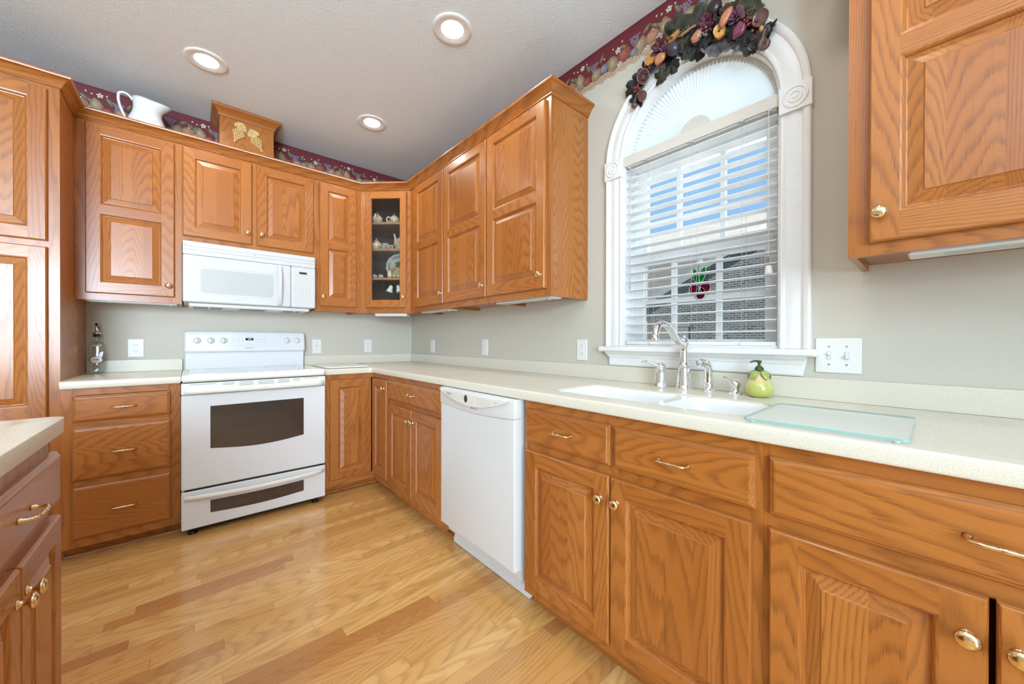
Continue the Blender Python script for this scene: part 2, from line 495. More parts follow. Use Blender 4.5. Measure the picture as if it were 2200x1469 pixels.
# ---------------------------------------------------------------- mesh helpers
class MB:
    """Collects faces with a grain coordinate and a tint, then links them as ONE mesh object."""

    def __init__(s):
        s.v, s.f, s.gc, s.tint, s.sm, s.mi = [], [], [], [], [], []
        s.M = Matrix.Identity(4)

    def face(s, pts, gc=None, tint=(0.8, 0.8, 0.8), smooth=False, mi=0):
        i = len(s.v)
        s.v += [s.M @ Vector(p) for p in pts]
        s.f.append(tuple(range(i, i + len(pts))))
        s.gc.append(gc if gc is not None else [tuple(p) for p in pts])
        if isinstance(tint, list):
            s.tint.append(tint)
        else:
            s.tint.append([tint] * len(pts))
        s.sm.append(smooth)
        s.mi.append(mi)

    def build(s, name, mat, parent=None, angle=None, loc=None, rot=None, merge=True):
        me = bpy.data.meshes.new(name)
        me.from_pydata([tuple(p) for p in s.v], [], s.f)
        a = me.attributes.new('gc', 'FLOAT_VECTOR', 'CORNER')
        a.data.foreach_set('vector', [c for f in s.gc for p in f for c in p])
        t = me.attributes.new('tint', 'FLOAT_COLOR', 'CORNER')
        t.data.foreach_set('color', [c for f in s.tint for p in f for c in (*p[:3], 1.0)])
        me.polygons.foreach_set('use_smooth', s.sm)
        me.polygons.foreach_set('material_index', s.mi)
        for m in (mat if isinstance(mat, (list, tuple)) else [mat]):
            me.materials.append(m)
        if merge:
            bm = bmesh.new()
            bm.from_mesh(me)
            bmesh.ops.remove_doubles(bm, verts=bm.verts, dist=2e-5)
            bm.to_mesh(me)
            bm.free()
        if angle is not None:
            me.set_sharp_from_angle(angle=math.radians(angle))
        me.update()
        o = bpy.data.objects.new(name, me)
        col.objects.link(o)
        if parent is not None:
            o.parent = parent
        if loc is not None:
            o.location = loc
        if rot is not None:
            o.rotation_euler = rot
        return o

    # ---- shapes
    def box(s, x0, y0, z0, x1, y1, z1, grain=None, bevel=0.0, mi=0, tint=(0.8, 0.8, 0.8), skip=''):
        """grain = (across, depth, along) axis letters, e.g. 'xyz'."""
        g = Grain(grain, (x0, y0, z0), (x1, y1, z1)) if grain else None
        x0, x1 = min(x0, x1), max(x0, x1)
        y0, y1 = min(y0, y1), max(y0, y1)
        z0, z1 = min(z0, z1), max(z0, z1)
        b = bevel

        def F(pts):
            s.face(pts, g.of(pts) if g else None, tint, False, mi)
        if b <= 0:
            c = [(x0, y0, z0), (x1, y0, z0), (x1, y1, z0), (x0, y1, z0), (x0, y0, z1), (x1, y0, z1), (x1, y1, z1), (x0, y1, z1)]
            for k, q in (('b', (3, 2, 1, 0)), ('t', (4, 5, 6, 7)), ('f', (0, 1, 5, 4)), ('r', (1, 2, 6, 5)), ('k', (2, 3, 7, 6)), ('l', (3, 0, 4, 7))):
                if k not in skip:
                    F([c[i] for i in q])
            return
        X, Y, Z = (x0, x1), (y0, y1), (z0, z1)
        xi, yi, zi = (x0 + b, x1 - b), (y0 + b, y1 - b), (z0 + b, z1 - b)
        sg = (1, -1)
        F([(x0, yi[1], zi[0]), (x0, yi[0], zi[0]), (x0, yi[0], zi[1]), (x0, yi[1], zi[1])])
        F([(x1, yi[0], zi[0]), (x1, yi[1], zi[0]), (x1, yi[1], zi[1]), (x1, yi[0], zi[1])])
        F([(xi[0], y0, zi[0]), (xi[1], y0, zi[0]), (xi[1], y0, zi[1]), (xi[0], y0, zi[1])])
        F([(xi[1], y1, zi[0]), (xi[0], y1, zi[0]), (xi[0], y1, zi[1]), (xi[1], y1, zi[1])])
        F([(xi[0], yi[1], z0), (xi[1], yi[1], z0), (xi[1], yi[0], z0), (xi[0], yi[0], z0)])
        F([(xi[0], yi[0], z1), (xi[1], yi[0], z1), (xi[1], yi[1], z1), (xi[0], yi[1], z1)])

        def V(i, j, k, ax):  # vertex at corner ijk on face of axis ax
            p = [xi[i], yi[j], zi[k]]
            p[ax] = (X, Y, Z)[ax][(i, j, k)[ax]]
            return tuple(p)

        def orient(pts):
            n = (Vector(pts[1]) - Vector(pts[0])).cross(Vector(pts[2]) - Vector(pts[0]))
            cen = Vector(((x0 + x1) / 2, (y0 + y1) / 2, (z0 + z1) / 2))
            m = sum((Vector(p) for p in pts), Vector()) / len(pts)
            return pts if n.dot(m - cen) > 0 else pts[::-1]
        for i in (0, 1):
            for j in (0, 1):
                F(orient([V(i, j, 0, 0), V(i, j, 1, 0), V(i, j, 1, 1), V(i, j, 0, 1)]))
                F(orient([V(i, 0, j, 0), V(i, 1, j, 0), V(i, 1, j, 2), V(i, 0, j, 2)]))
                F(orient([V(0, i, j, 1), V(1, i, j, 1), V(1, i, j, 2), V(0, i, j, 2)]))
                for k in (0, 1):
                    F(orient([V(i, j, k, 0), V(i, j, k, 1), V(i, j, k, 2)]))

    def loft(s, rings, closed=True, caps=(False, False), smooth=True, tints=None, mi=0, grain=None):
        n = len(rings[0])
        for a in range(len(rings) - 1):
            A, B = rings[a], rings[a + 1]
            for i in range(n if closed else n - 1):
                j = (i + 1) % n
                t = tints
                if tints is not None and not isinstance(tints, tuple):
                    t = [tints[a], tints[a], tints[a + 1], tints[a + 1]]
                pts = [A[i], A[j], B[j], B[i]]
                s.face(pts, grain.of(pts) if grain else None, t if t is not None else (0.8, 0.8, 0.8), smooth, mi)
        for c, rg, rev in ((caps[0], rings[0], True), (caps[1], rings[-1], False)):
            if c:
                t = tints if isinstance(tints, tuple) else (tints[0 if rev else -1] if tints else (0.8, 0.8, 0.8))
                pts = list(rg)[::-1] if rev else list(rg)
                s.face(pts, grain.of(pts) if grain else None, t, False, mi)

    def lathe(s, prof, cen=(0, 0, 0), axis='z', n=24, tints=None, mi=0, squash=(1, 1), M=None, caps=True):
        rings = []
        for r, h in prof:
            ring = []
            for i in range(n):
                a = 2 * PI * i / n
                p = (max(r, 1e-5) * math.cos(a) * squash[0], max(r, 1e-5) * math.sin(a) * squash[1], h)
                if M is not None:
                    p = M @ Vector(p)
                    p = (p.x, p.y, p.z)
                elif axis == '-y':
                    p = (p[0], -p[2], p[1])
                elif axis == 'y':
                    p = (-p[0], p[2], p[1])
                elif axis == 'x':
                    p = (p[2], p[0], p[1])
                elif axis == '-x':
                    p = (-p[2], -p[0], p[1])
                ring.append((p[0] + cen[0], p[1] + cen[1], p[2] + cen[2]))
            rings.append(ring)
        s.loft(rings, True, (caps and prof[0][0] > 1e-4, caps and prof[-1][0] > 1e-4), True, tints, mi)

    def tube(s, pts, rad, n=10, tints=None, mi=0, squash=None):
        P = [Vector(p) for p in pts]
        if isinstance(rad, (int, float)):
            rad = [rad] * len(P)
        if 4 <= len(P) <= 16:
            Q, q_r = [], []
            for k in range(len(P) - 1):
                a, b, c, d = P[max(k - 1, 0)], P[k], P[k + 1], P[min(k + 2, len(P) - 1)]
                for j in range(4):
                    t = j / 4
                    Q.append(0.5 * ((2 * b) + (c - a) * t + (2 * a - 5 * b + 4 * c - d) * t * t + (3 * b - a - 3 * c + d) * t ** 3))
                    q_r.append(rad[k] * (1 - t) + rad[k + 1] * t)
            P, rad = Q + [P[-1]], q_r + [rad[-1]]
        up = Vector((0, 0, 1))
        rings = []
        T0 = (P[1] - P[0]).normalized()
        if abs(T0.dot(up)) > 0.9:
            up = Vector((1, 0, 0))
        nrm = (up - T0 * up.dot(T0)).normalized()
        for k, p in enumerate(P):
            T = (P[min(k + 1, len(P) - 1)] - P[max(k - 1, 0)]).normalized()
            nrm = (nrm - T * nrm.dot(T)).normalized()
            bn = T.cross(nrm)
            q = squash or (1, 1)
            rings.append([tuple(p + nrm * math.cos(2 * PI * i / n) * rad[k] * q[0] + bn * math.sin(2 * PI * i / n) * rad[k] * q[1]) for i in range(n)])
        s.loft(rings, True, (True, True), True, tints, mi)

    def sphere(s, c, r, n=12, m=8, tints=None, mi=0, M=None):
        rr = (r, r, r) if isinstance(r, (int, float)) else r
        rings = []
        for k in range(m + 1):
            ph = PI * k / m
            ring = []
            for i in range(n):
                a = 2 * PI * i / n
                p = Vector((math.sin(ph) * math.cos(a) * rr[0], math.sin(ph) * math.sin(a) * rr[1], -math.cos(ph) * rr[2]))
                if k in (0, m):
                    p = Vector((1e-5 * math.cos(a), 1e-5 * math.sin(a), -math.cos(ph) * rr[2]))
                if M is not None:
                    p = M @ p
                ring.append(tuple(p + Vector(c)))
            rings.append(ring)
        s.loft(rings, True, (False, False), True, tints, mi)

    def poly_prism(s, outer, holes, h0, h1, to3, tint=(0.8, 0.8, 0.8), mi=0, grain=None, sides=True):
        """2D polygon with holes -> solid between h0 and h1; to3(u, v, h) gives 3D."""
        loops = [outer] + list(holes)
        flat = [p for l in loops for p in l]
        tris = tessellate_polygon([[Vector((p[0], p[1], 0)) for p in l] for l in loops])

        def F(pts):
            s.face(pts, grain.of(pts) if grain else None, tint, False, mi)
        ref = (Vector(to3(0, 0, h1)) - Vector(to3(0, 0, h0)))
        for t in tris:
            for h, sign in ((h1, 1), (h0, -1)):
                pts = [to3(*flat[i], h) for i in t]
                nn = (Vector(pts[1]) - Vector(pts[0])).cross(Vector(pts[2]) - Vector(pts[0]))
                if nn.dot(ref) * sign < 0:
                    pts = pts[::-1]
                F(pts)
        if not sides:
            return
        for li, l in enumerate(loops):
            ar = sum(l[i][0] * l[(i + 1) % len(l)][1] - l[(i + 1) % len(l)][0] * l[i][1] for i in range(len(l)))
            flip = (ar > 0) == (li > 0)
            for i in range(len(l)):
                a, b2 = l[i], l[(i + 1) % len(l)]
                pts = [to3(*a, h0), to3(*b2, h0), to3(*b2, h1), to3(*a, h1)]
                nn = (Vector(to3(1, 0, 0)) - Vector(to3(0, 0, 0))).cross(Vector(to3(0, 1, 0)) - Vector(to3(0, 0, 0)))
                if (nn.dot(ref) < 0) != flip:
                    pts = pts[::-1]
                F(pts)


class Grain:
    def __init__(s, order, lo, hi):
        s.ix = ['xyz'.index(c) for c in order]
        a = s.ix[0]
        wid = abs(hi[a] - lo[a])
        cen = (hi[a] + lo[a]) / 2
        k = R.randint(-40, 40) * 0.085
        s.off = ((-cen + 0.0425 + k) if wid <= 0.088 else k + R.random() * 0.085, R.random() * 0.3 - (lo[s.ix[1]] + hi[s.ix[1]]) / 2 * 0, R.random() * 4)

    def of(s, pts):
        return [tuple(p[s.ix[i]] + s.off[i] for i in range(3)) for p in pts]


def empty(name, loc, label, cat, group=None, rot=0.0):
    o = bpy.data.objects.new(name, None)
    col.objects.link(o)
    o.empty_display_size = 0.05
    o.location = loc
    o.rotation_euler = (0, 0, rot)
    return tag(o, label, cat, group)


def tag(o, label=None, cat=None, group=None, kind=None):
    if label:
        o['label'] = label
    if cat:
        o['category'] = cat
    if group:
        o['group'] = group
    if kind:
        o['kind'] = kind
    return o


def struct(name, mb, mat, angle=None, label=None):
    o = mb.build(name, mat, None, angle)
    o['kind'] = 'structure'
    if label:
        o['label'] = label
    return o


def copy_obj(o, name, parent, loc):
    c = o.copy()
    c.name = name
    col.objects.link(c)
    c.parent = parent
    c.location = loc
    return c


def text_mesh(name, txt, size, mat, parent, loc, rot, extrude=0.0004, align='CENTER', shear=0.0):
    cu = bpy.data.curves.new(name, 'FONT')
    cu.body = txt
    cu.size = size
    cu.extrude = extrude
    cu.align_x = align
    cu.align_y = 'CENTER'
    cu.shear = shear
    tmp = bpy.data.objects.new(name + '_tmp', cu)
    col.objects.link(tmp)
    dg = bpy.context.evaluated_depsgraph_get()
    me = bpy.data.meshes.new_from_object(tmp.evaluated_get(dg))
    bpy.data.objects.remove(tmp)
    bpy.data.curves.remove(cu)
    me.name = name
    me.materials.clear()
    me.materials.append(mat)
    o = bpy.data.objects.new(name, me)
    col.objects.link(o)
    o.parent = parent
    o.location = loc
    o.rotation_euler = rot
    return o


def arc(cx, cy, r, a0, a1, n):
    return [(cx + r * math.cos(a0 + (a1 - a0) * i / n), cy + r * math.sin(a0 + (a1 - a0) * i / n)) for i in range(n + 1)]


def rrect(x0, y0, x1, y1, r, n=5):
    out = []
    for cx, cy, a in ((x1 - r, y0 + r, -PI / 2), (x1 - r, y1 - r, 0), (x0 + r, y1 - r, PI / 2), (x0 + r, y0 + r, PI)):
        out += arc(cx, cy, r, a, a + PI / 2, n)
    return out


# ---------------------------------------------------------------- room shell
CH = 2.706
XL, YR = -6.0, -7.0
WCY, WCZ, RIN, ROUT = -2.7435, 2.04, 0.335, 0.43      # arched window: centre, spring height, inner and outer radii
OZ0 = 1.092                                            # stool height
f = MB()
f.box(XL, YR, -0.05, 0, 0, 0)
struct('floor', f, FLOOR, label='glossy honey oak strip floor')
f = MB()
f.box(XL, YR, CH, 0.15, 0.15, CH + 0.05)
struct('ceiling', f, CEIL, label='textured off-white ceiling')
f = MB()
f.box(XL, 0, -0.05, 0.15, 0.15, CH)
struct('wall_back', f, WALL, label='greige wall behind the range')
f = MB()
hole = [(WCY + RIN, OZ0)] + arc(WCY, WCZ, RIN, 0, PI, 28) + [(WCY - RIN, OZ0)]
f.poly_prism([(YR, -0.05), (0, -0.05), (0, CH), (YR, CH)], [hole], 0.0, 0.15, lambda u, v, h: (h, u, v))
struct('wall_right', f, WALL, label='greige wall with the arched window')
f = MB()
f.box(XL - 0.15, YR, -0.05, XL, 0.15, CH)
struct('wall_left', f, WALL, label='greige wall far to the left')
f = MB()
f.box(XL - 0.15, YR - 0.15, -0.05, 0.15, YR, CH)
struct('wall_rear', f, WALL, label='greige wall behind the viewpoint')


# ---------------------------------------------------------------- cabinet kit (local frame: x right, front faces -y, z up)
def sweep(mb, path, prof, grain=True):
    n = len(path)
    rings = []
    length = [0]
    for i in range(1, n):
        length.append(length[-1] + math.dist(path[i], path[i - 1]))
    dirs = [(Vector(path[i + 1]) - Vector(path[i])).normalized() for i in range(n - 1)]
    for i in range(n):
        a = dirs[max(i - 1, 0)]
        b = dirs[min(i, n - 2)]
        na, nb = Vector((a.y, -a.x)), Vector((b.y, -b.x))
        m = (na + nb)
        m = m / max(1e-6, (1 + na.dot(nb)))
        rings.append([(path[i][0] + m.x * o, path[i][1] + m.y * o, z) for o, z in prof])
    off = R.random() * 5
    pl = [0]
    for i in range(1, len(prof)):
        pl.append(pl[-1] + math.dist(prof[i], prof[i - 1]))
    for i in range(n - 1):
        A, B = rings[i], rings[i + 1]
        la, lb = length[i] + off + i * 1.3, length[i + 1] + off + i * 1.3
        for k in range(len(prof) - 1):
            mb.face([A[k], B[k], B[k + 1], A[k + 1]], [(pl[k] * .6, 0.02 * i, la), (pl[k] * .6, 0.02 * i, lb), (pl[k + 1] * .6, 0.02 * i, lb), (pl[k + 1] * .6, 0.02 * i, la)], smooth=True)
    mb.face(list(reversed(rings[0])), smooth=False)
    mb.face(list(rings[-1]), smooth=False)


T = 0.02
_kn = {}


def knob(parent, x, z, y, label=None):
    if 'k' not in _kn:
        m = MB()
        m.lathe([(0.0095, 0), (0.0095, 0.002), (0.006, 0.004), (0.0052, 0.013), (0.009, 0.017), (0.0155, 0.0195), (0.0165, 0.0225), (0.0145, 0.026), (0.009, 0.029), (0.0, 0.030)], axis='-y', n=20)
        o = m.build('knob', BRASS, parent)
        _kn['k'] = o.data
    else:
        o = bpy.data.objects.new('knob', _kn['k'])
        col.objects.link(o)
        o.parent = parent
    o.location = (x, y, z)
    return o


def pull(parent, x, z, y):
    if 'p' not in _kn:
        m = MB()
        pts = [(-.0425, 0, 0), (-.0428, -.004, 0), (-.0430, -.014, 0), (-.0415, -.022, 0), (-.036, -.0265, 0), (-.026, -.028, 0), (-.014, -.0285, 0), (-.010, -.0286, 0), (-.006, -.0287, 0), (0, -.029, 0)]
        rad = [.0075, .005, .0038, .0036, .0038, .0036, .0046, .0034, .0048, .0052]
        pts = pts + [(-p[0], p[1], p[2]) for p in pts[-2::-1]]
        rad = rad + rad[-2::-1]
        m.tube(pts, rad, 12)
        o = m.build('pull', BRASS, parent)
        _kn['p'] = o.data
    else:
        o = bpy.data.objects.new('pull', _kn['p'])
        col.objects.link(o)
        o.parent = parent
    o.location = (x, y, z)
    return o


def rect3(x0, z0, x1, z1, ins, y):
    return [(x0 + ins, y, z0 + ins), (x1 - ins, y, z0 + ins), (x1 - ins, y, z1 - ins), (x0 + ins, y, z1 - ins)]


def ringed(mb, x0, z0, x1, z1, loops, grains, fill=None):
    """loops = [(inset, y)]; grains = [bottom, right, top, left]; fill = grain of the closing face."""
    L = [rect3(x0, z0, x1, z1, i, y) for i, y in loops]
    for a in range(len(L) - 1):
        for i in range(4):
            j = (i + 1) % 4
            pts = [L[a][i], L[a][j], L[a + 1][j], L[a + 1][i]]
            mb.face(pts, grains[i].of(pts))
    if fill is not None:
        mb.face(L[-1], fill.of(L[-1]))


def vg(x0, x1, D=0.0):
    return Grain('xyz', (x0, 0, 0), (x1, 0, 1))


def hg(z0, z1):
    return Grain('zyx', (0, 0, z0), (1, 0, z1))


def door(parent, x0, x1, z0, z1, D, opens=None, sw=0.057, rw=0.057, name='door', glass=False, kn=None, label=None, t=T):
    if opens is None:
        opens = [(z0 + rw, z1 - rw)]
    mb = MB()
    gl, gr_ = vg(x0, x0 + sw), vg(x1 - sw, x1)
    zs = [z0] + [v for o in opens for v in o] + [z1]
    rails = [(zs[i], zs[i + 1]) for i in range(0, len(zs), 2)]
    rg = [hg(a, b) for a, b in rails]
    e = 0.005
    yf = -D - t
    ringed(mb, x0, z0, x1, z1, [(0, -D), (0, yf + 0.007), (0.002, yf + 0.003), (e, yf)], [rg[0], gr_, rg[-1], gl])
    for a, b, g in ((x0 + e, x0 + sw, gl), (x1 - sw, x1 - e, gr_)):
        pts = [(a, yf, z0 + e), (b, yf, z0 + e), (b, yf, z1 - e), (a, yf, z1 - e)]
        mb.face(pts, g.of(pts))
    for (a, b), g in zip(rails, rg):
        a2, b2 = max(a, z0 + e), min(b, z1 - e)
        pts = [(x0 + sw, yf, a2), (x1 - sw, yf, a2), (x1 - sw, yf, b2), (x0 + sw, yf, b2)]
        mb.face(pts, g.of(pts))
    if glass:
        a, b = opens[0]
        ringed(mb, x0 + sw, a, x1 - sw, b, [(0, yf), (0.004, yf + 0.004), (0.004, -D)], [rg[0], gr_, rg[-1], gl])
    o = mb.build(name, OAK, parent, None)
    if label:
        o['label'] = label
    for a, b in opens:
        p = MB()
        if glass:
            p.box(x0 + sw - 0.004, -D - 0.010, a - 0.004, x1 - sw + 0.004, -D - 0.007, b + 0.004)
            q = p.build('glass_pane', PANE, o)
        else:
            px0, px1 = x0 + sw, x1 - sw
            gp = vg(px0, px0 + 0.3)
            g4 = [gp, gp, gp, gp]
            ringed(p, px0, a, px1, b, [(0, yf), (0.004, yf + 0.001), (0.0075, yf + 0.005), (0.010, yf + 0.0105), (0.013, yf + 0.0112), (0.016, yf + 0.0105), (0.040, yf + 0.0035), (0.0425, yf + 0.0005)], g4, gp)
            q = p.build('raised_panel', OAK, o)
    if kn:
        knob(o, kn[0], kn[1], yf)
    return o


def drawer(parent, x0, x1, z0, z1, D, name='drawer', pl=True, t=T):
    mb = MB()
    g = hg(z0, z0 + 0.3)
    yf = -D - t
    ringed(mb, x0, z0, x1, z1, [(0, -D), (0, yf + 0.010), (0.003, yf + 0.006), (0.007, yf + 0.0045), (0.010, yf + 0.001), (0.014, yf)], [g, g, g, g], g)
    o = mb.build(name, OAK, parent)
    if pl:
        pull(o, (x0 + x1) / 2, (z0 + z1) / 2, yf)
    return o


def body(parent, W, D, z0, z1, stiles, rails, bottom_in=0.0, name='body', ff=0.019, top=True):
    """Carcass with a face frame: stiles = [(xa, xb)], rails = [(za, zb, xa, xb)]."""
    mb = MB()
    yb = -0.0005
    zb = z0 + bottom_in
    mb.box(0, -D + ff, z0, 0.016, yb, z1, 'yxz')
    mb.box(W - 0.016, -D + ff, z0, W, yb, z1, 'yxz')
    mb.box(0.016, -D + ff, zb, W - 0.016, yb, zb + 0.016, 'yzx')
    if top:
        mb.box(0.016, -D + ff, z1 - 0.016, W - 0.016, yb, z1, 'yzx')
    mb.box(0.016, yb - 0.006, zb + 0.016, W - 0.016, yb, z1 - 0.016, 'xyz')
    for a, b in stiles:
        mb.box(a, -D, z0, b, -D + ff, z1, 'xyz')
    for za, zb2, a, b in rails:
        mb.box(a, -D, za, b, -D + ff, zb2, 'zyx')
    return mb.build(name, OAK, parent)


UT, UB = 2.374, 1.350
DB, DR = 0.3165, 0.3007
DZ0, DZ1 = 1.389, 2.351
MR = (1.845, 1.895)
TWO = [(DZ0 + 0.062, MR[0]), (MR[1], DZ1 - 0.057)]


def std_frame(W, z0, z1, ls, rs, br, tr, mids=(), hm=()):
    st = [(0, ls), (W - rs, W)] + list(mids)
    xs = sorted(st)
    rl = []
    for i in range(len(xs) - 1):
        a, b = xs[i][1], xs[i + 1][0]
        rl += [(z0, z0 + br, a, b), (z1 - tr, z1, a, b)] + [(h0, h1, a, b) for h0, h1 in hm]
    return st, rl


def wall_cab(name, x0, W, D, rot, z0, doors, label, ls=0.045, rs=0.045, mids=(), group='oak wall cabinets', two=True, br=0.045):
    loc = (x0, 0, 0) if rot == 0 else (0, x0, 0)
    e = empty(name, loc, label, 'cabinet', group, rot)
    st, rl = std_frame(W, z0, UT, ls, rs, br, 0.03, mids)
    body(e, W, D, z0, UT, st, rl, bottom_in=0.018)
    for a, b, zz0, kx, kz in doors:
        door(e, a, b, zz0, DZ1, D, TWO if two else None, kn=(kx, kz))
    return e


RW = -PI / 2     # right-wall cabinets: local x runs towards -y
# back wall
e = wall_cab('wall_cabinet', -2.1635, 0.4465, DB, 0, UB, [(0.042, 0.4125, DZ0, 0.385, 1.457)], 'oak wall cabinet left of the microwave, below the white pitcher', rs=0.045)
e = wall_cab('wall_cabinet', -1.7165, 0.7595, DB, 0, 1.747, [(0.003, 0.3635, 1.787, 0.339, 1.862), (0.391, 0.752, 1.787, 0.4195, 1.862)],
             'short oak wall cabinet with two doors right above the microwave', ls=0.03, rs=0.03, mids=[(0.354, 0.402)], two=False)
e = wall_cab('wall_cabinet', -0.9565, 0.3523, DB, 0, UB, [(0.034, 0.3105, DZ0, 0.056, 1.46)], 'narrow oak wall cabinet between the microwave and the glass-door corner cabinet')
# right wall (local x = -y)
e = wall_cab('wall_cabinet', -0.6020, 0.5515, DR, RW, UB, [(0.094, 0.544, DZ0, 0.532, 1.46)], 'narrowest-looking oak wall cabinet right of the glass-door corner cabinet', ls=0.10, rs=0.02)
e = wall_cab('wall_cabinet', -1.1538, 0.5087, DR, RW, UB, [(0.008, 0.502, DZ0, 0.472, 1.46)], 'oak wall cabinet in the middle of the run of three toward the window', ls=0.02, rs=0.02)
e = wall_cab('wall_cabinet', -1.6628, 0.5222, DR, RW, UB, [(0.006, 0.493, DZ0, 0.466, 1.46)], 'oak wall cabinet with its bare side panel facing the arched window', ls=0.02, rs=0.045)
e = wall_cab('wall_cabinet', -3.3030, 0.56, DR, RW, UB, [(0.042, 0.52, DZ0 - 0.008, 0.064, 1.453)], 'oak wall cabinet at the top right, right of the arched window')

# corner cabinet with the glass door (open inside)
P0, P1 = Vector((-0.6042, -DB, 0)), Vector((-DR, -0.6018, 0))
dv = (P1 - P0)
DLEN = dv.length
dang = math.atan2(dv.y, dv.x)
cc = empty('corner_cabinet', (-0.6042, 0, 0), 'diagonal oak corner cabinet with a glass door and painted ceramics inside', 'cabinet', 'oak wall cabinets')
cc_in = Matrix.Translation((0.6042, 0, 0))


def pent(mb, ins, h0, h1, grain=None, dx=0.0):
    A = [(-0.6042 + ins, -ins), (-0.6042 + ins, -DB + 0.0), (-DR, -0.6018 + ins), (-ins, -0.6018 + ins), (-ins, -ins)]
    if dx:
        n = Vector((0.6849, 0.7286))
        A[1] = (A[1][0], A[1][1] + dx * 1.37)
        A[2] = (A[2][0] + dx * 1.46, A[2][1])
    mb.poly_prism(A, [], h0, h1, lambda u, v, h: (u, v, h), grain=grain)


m = MB()
m.M = cc_in
m.box(-0.6042, -DB + 0.01, UB, -0.5892, -0.0005, UT, 'yxz')
m.box(-DR + 0.01, -0.6018, UB, -0.0005, -0.5868, UT, 'xyz')
g_ = Grain('xyz', (-0.6, -0.6, 0), (0, 0, 0))
pent(m, 0.0155, UB + 0.018, UB + 0.036, g_, 0.02)
pent(m, 0.0005, UT - 0.016, UT, g_, 0.02)
b_ = m.build('body', OAK, cc)
m = MB()
m.M = cc_in
m.box(-0.5892, -0.006, UB + 0.036, -0.0005, -0.0005, UT - 0.016)
m.box(-0.006, -0.5868, UB + 0.036, -0.0005, -0.006, UT - 0.016)
m.box(-0.5892, -DB + 0.012, UB + 0.036, -0.586, -0.006, UT - 0.016)
m.box(-DR + 0.012, -0.5868, UB + 0.036, -0.006, -0.5836, UT - 0.016)
m.build('lining', OAK_IN, b_)
# face frame and door are built in the diagonal's own frame
fr = Matrix.Translation((0, -DB, 0)) @ Matrix.Rotation(dang, 4, 'Z')
m = MB()
m.M = fr
st, rl = std_frame(DLEN, UB, UT, 0.05, 0.05, 0.052, 0.03)
for a, b in st:
    m.box(a, 0, UB, b, 0.019, UT, 'xyz')
for za, zb2, a, b in rl:
    m.box(a, 0, za, b, 0.019, zb2, 'zyx')
m.build('face_frame', OAK, cc)
dd = door(cc, 0.040, 0.3875, DZ0 + 0.003, DZ1, 0.0, [(1.4525, 2.297)], sw=0.0515, glass=True, kn=(0.362, 1.478))
dd.matrix_local = fr
for z in (1.632, 1.877, 2.100):
    m = MB()
    m.M = cc_in
    pent(m, 0.0165, z, z + 0.019, None, 0.030)
    m.build('shelf', OAK_SHELF, cc)

# pantry
pc = empty('pantry_cabinet', (-2.764, 0, 0), 'tall oak pantry cabinet at the left edge of the photo', 'cabinet')
m = MB()
PD = 0.6085
PW = 0.6
m.box(0, -PD + 0.019, 0.065, 0.016, -0.0005, UT, 'yxz')
m.box(PW - 0.016, -PD + 0.019, 0.065, PW, -0.0005, UT, 'yxz')
m.box(0.016, -PD + 0.019, 0.065, PW - 0.016, -0.0005, 0.081, 'yzx')
m.box(0.016, -PD + 0.019, UT - 0.016, PW - 0.016, -0.0005, UT, 'yzx')
for a, b in ((0, 0.05), (PW - 0.05, PW)):
    m.box(a, -PD, 0.065, b, -PD + 0.019, UT, 'xyz')
for a, b in ((0.065, 0.11), (1.555, 1.62), (2.335, UT)):
    m.box(0.05, -PD, a, PW - 0.05, -PD + 0.019, b, 'zyx')
m.box(0.0, -PD + 0.06, 0.0, PW, -PD + 0.08, 0.065, 'zyx')
m.build('body', OAK, pc)
door(pc, 0.04, PW - 0.038, 1.603, 2.343, PD, kn=(0.07, 1.66), name='upper_door')
door(pc, 0.04, PW - 0.038, 0.10, 1.573, PD, [(0.157, 0.745), (0.802, 1.516)], kn=(0.07, 1.05), name='lower_door')

# crown moulding along all the upper fronts
CR = [(0.0, 2.362), (0.004, 2.362), (0.0075, 2.366), (0.0075, 2.370), (0.011, 2.373), (0.013, 2.379), (0.019, 2.386), (0.027, 2.397), (0.037, 2.405), (0.042, 2.407), (0.044, 2.412), (0.044, 2.419), (0.040, 2.422), (0.0, 2.422)]
CRUP = [(o, z + 0.006 if z > 2.364 else z + 0.0125) for o, z in CR]
crown = MB()
path = [(-2.764, -PD - 0.0002), (-2.1640, -PD - 0.0002), (-2.1640, -DB - 0.0002), (-0.6042, -DB - 0.0002), (-DR - 0.0002, -0.6018), (-DR - 0.0002, -2.1855), (-0.0006, -2.1855)]
sweep(crown, path, [(o + 0.0004, z + 0.001) for o, z in CR])
c = crown.build('crown_molding', OAK, None, 40)
tag(c, 'continuous oak crown molding along the tops of the wall cabinets and pantry', 'molding')
crown = MB()
sweep(crown, [(-0.0006, -3.3025), (-DR - 0.0002, -3.3025), (-DR - 0.0002, -3.863)], [(o + 0.0004, z + 0.001) for o, z in CR])
c = crown.build('crown_molding', OAK, None, 40)
tag(c, 'oak crown molding on the cabinet right of the arched window', 'molding')

# ---------------------------------------------------------------- base cabinets
BT, BB, BD = 0.8725, 0.066, 0.610
TK = 0.545


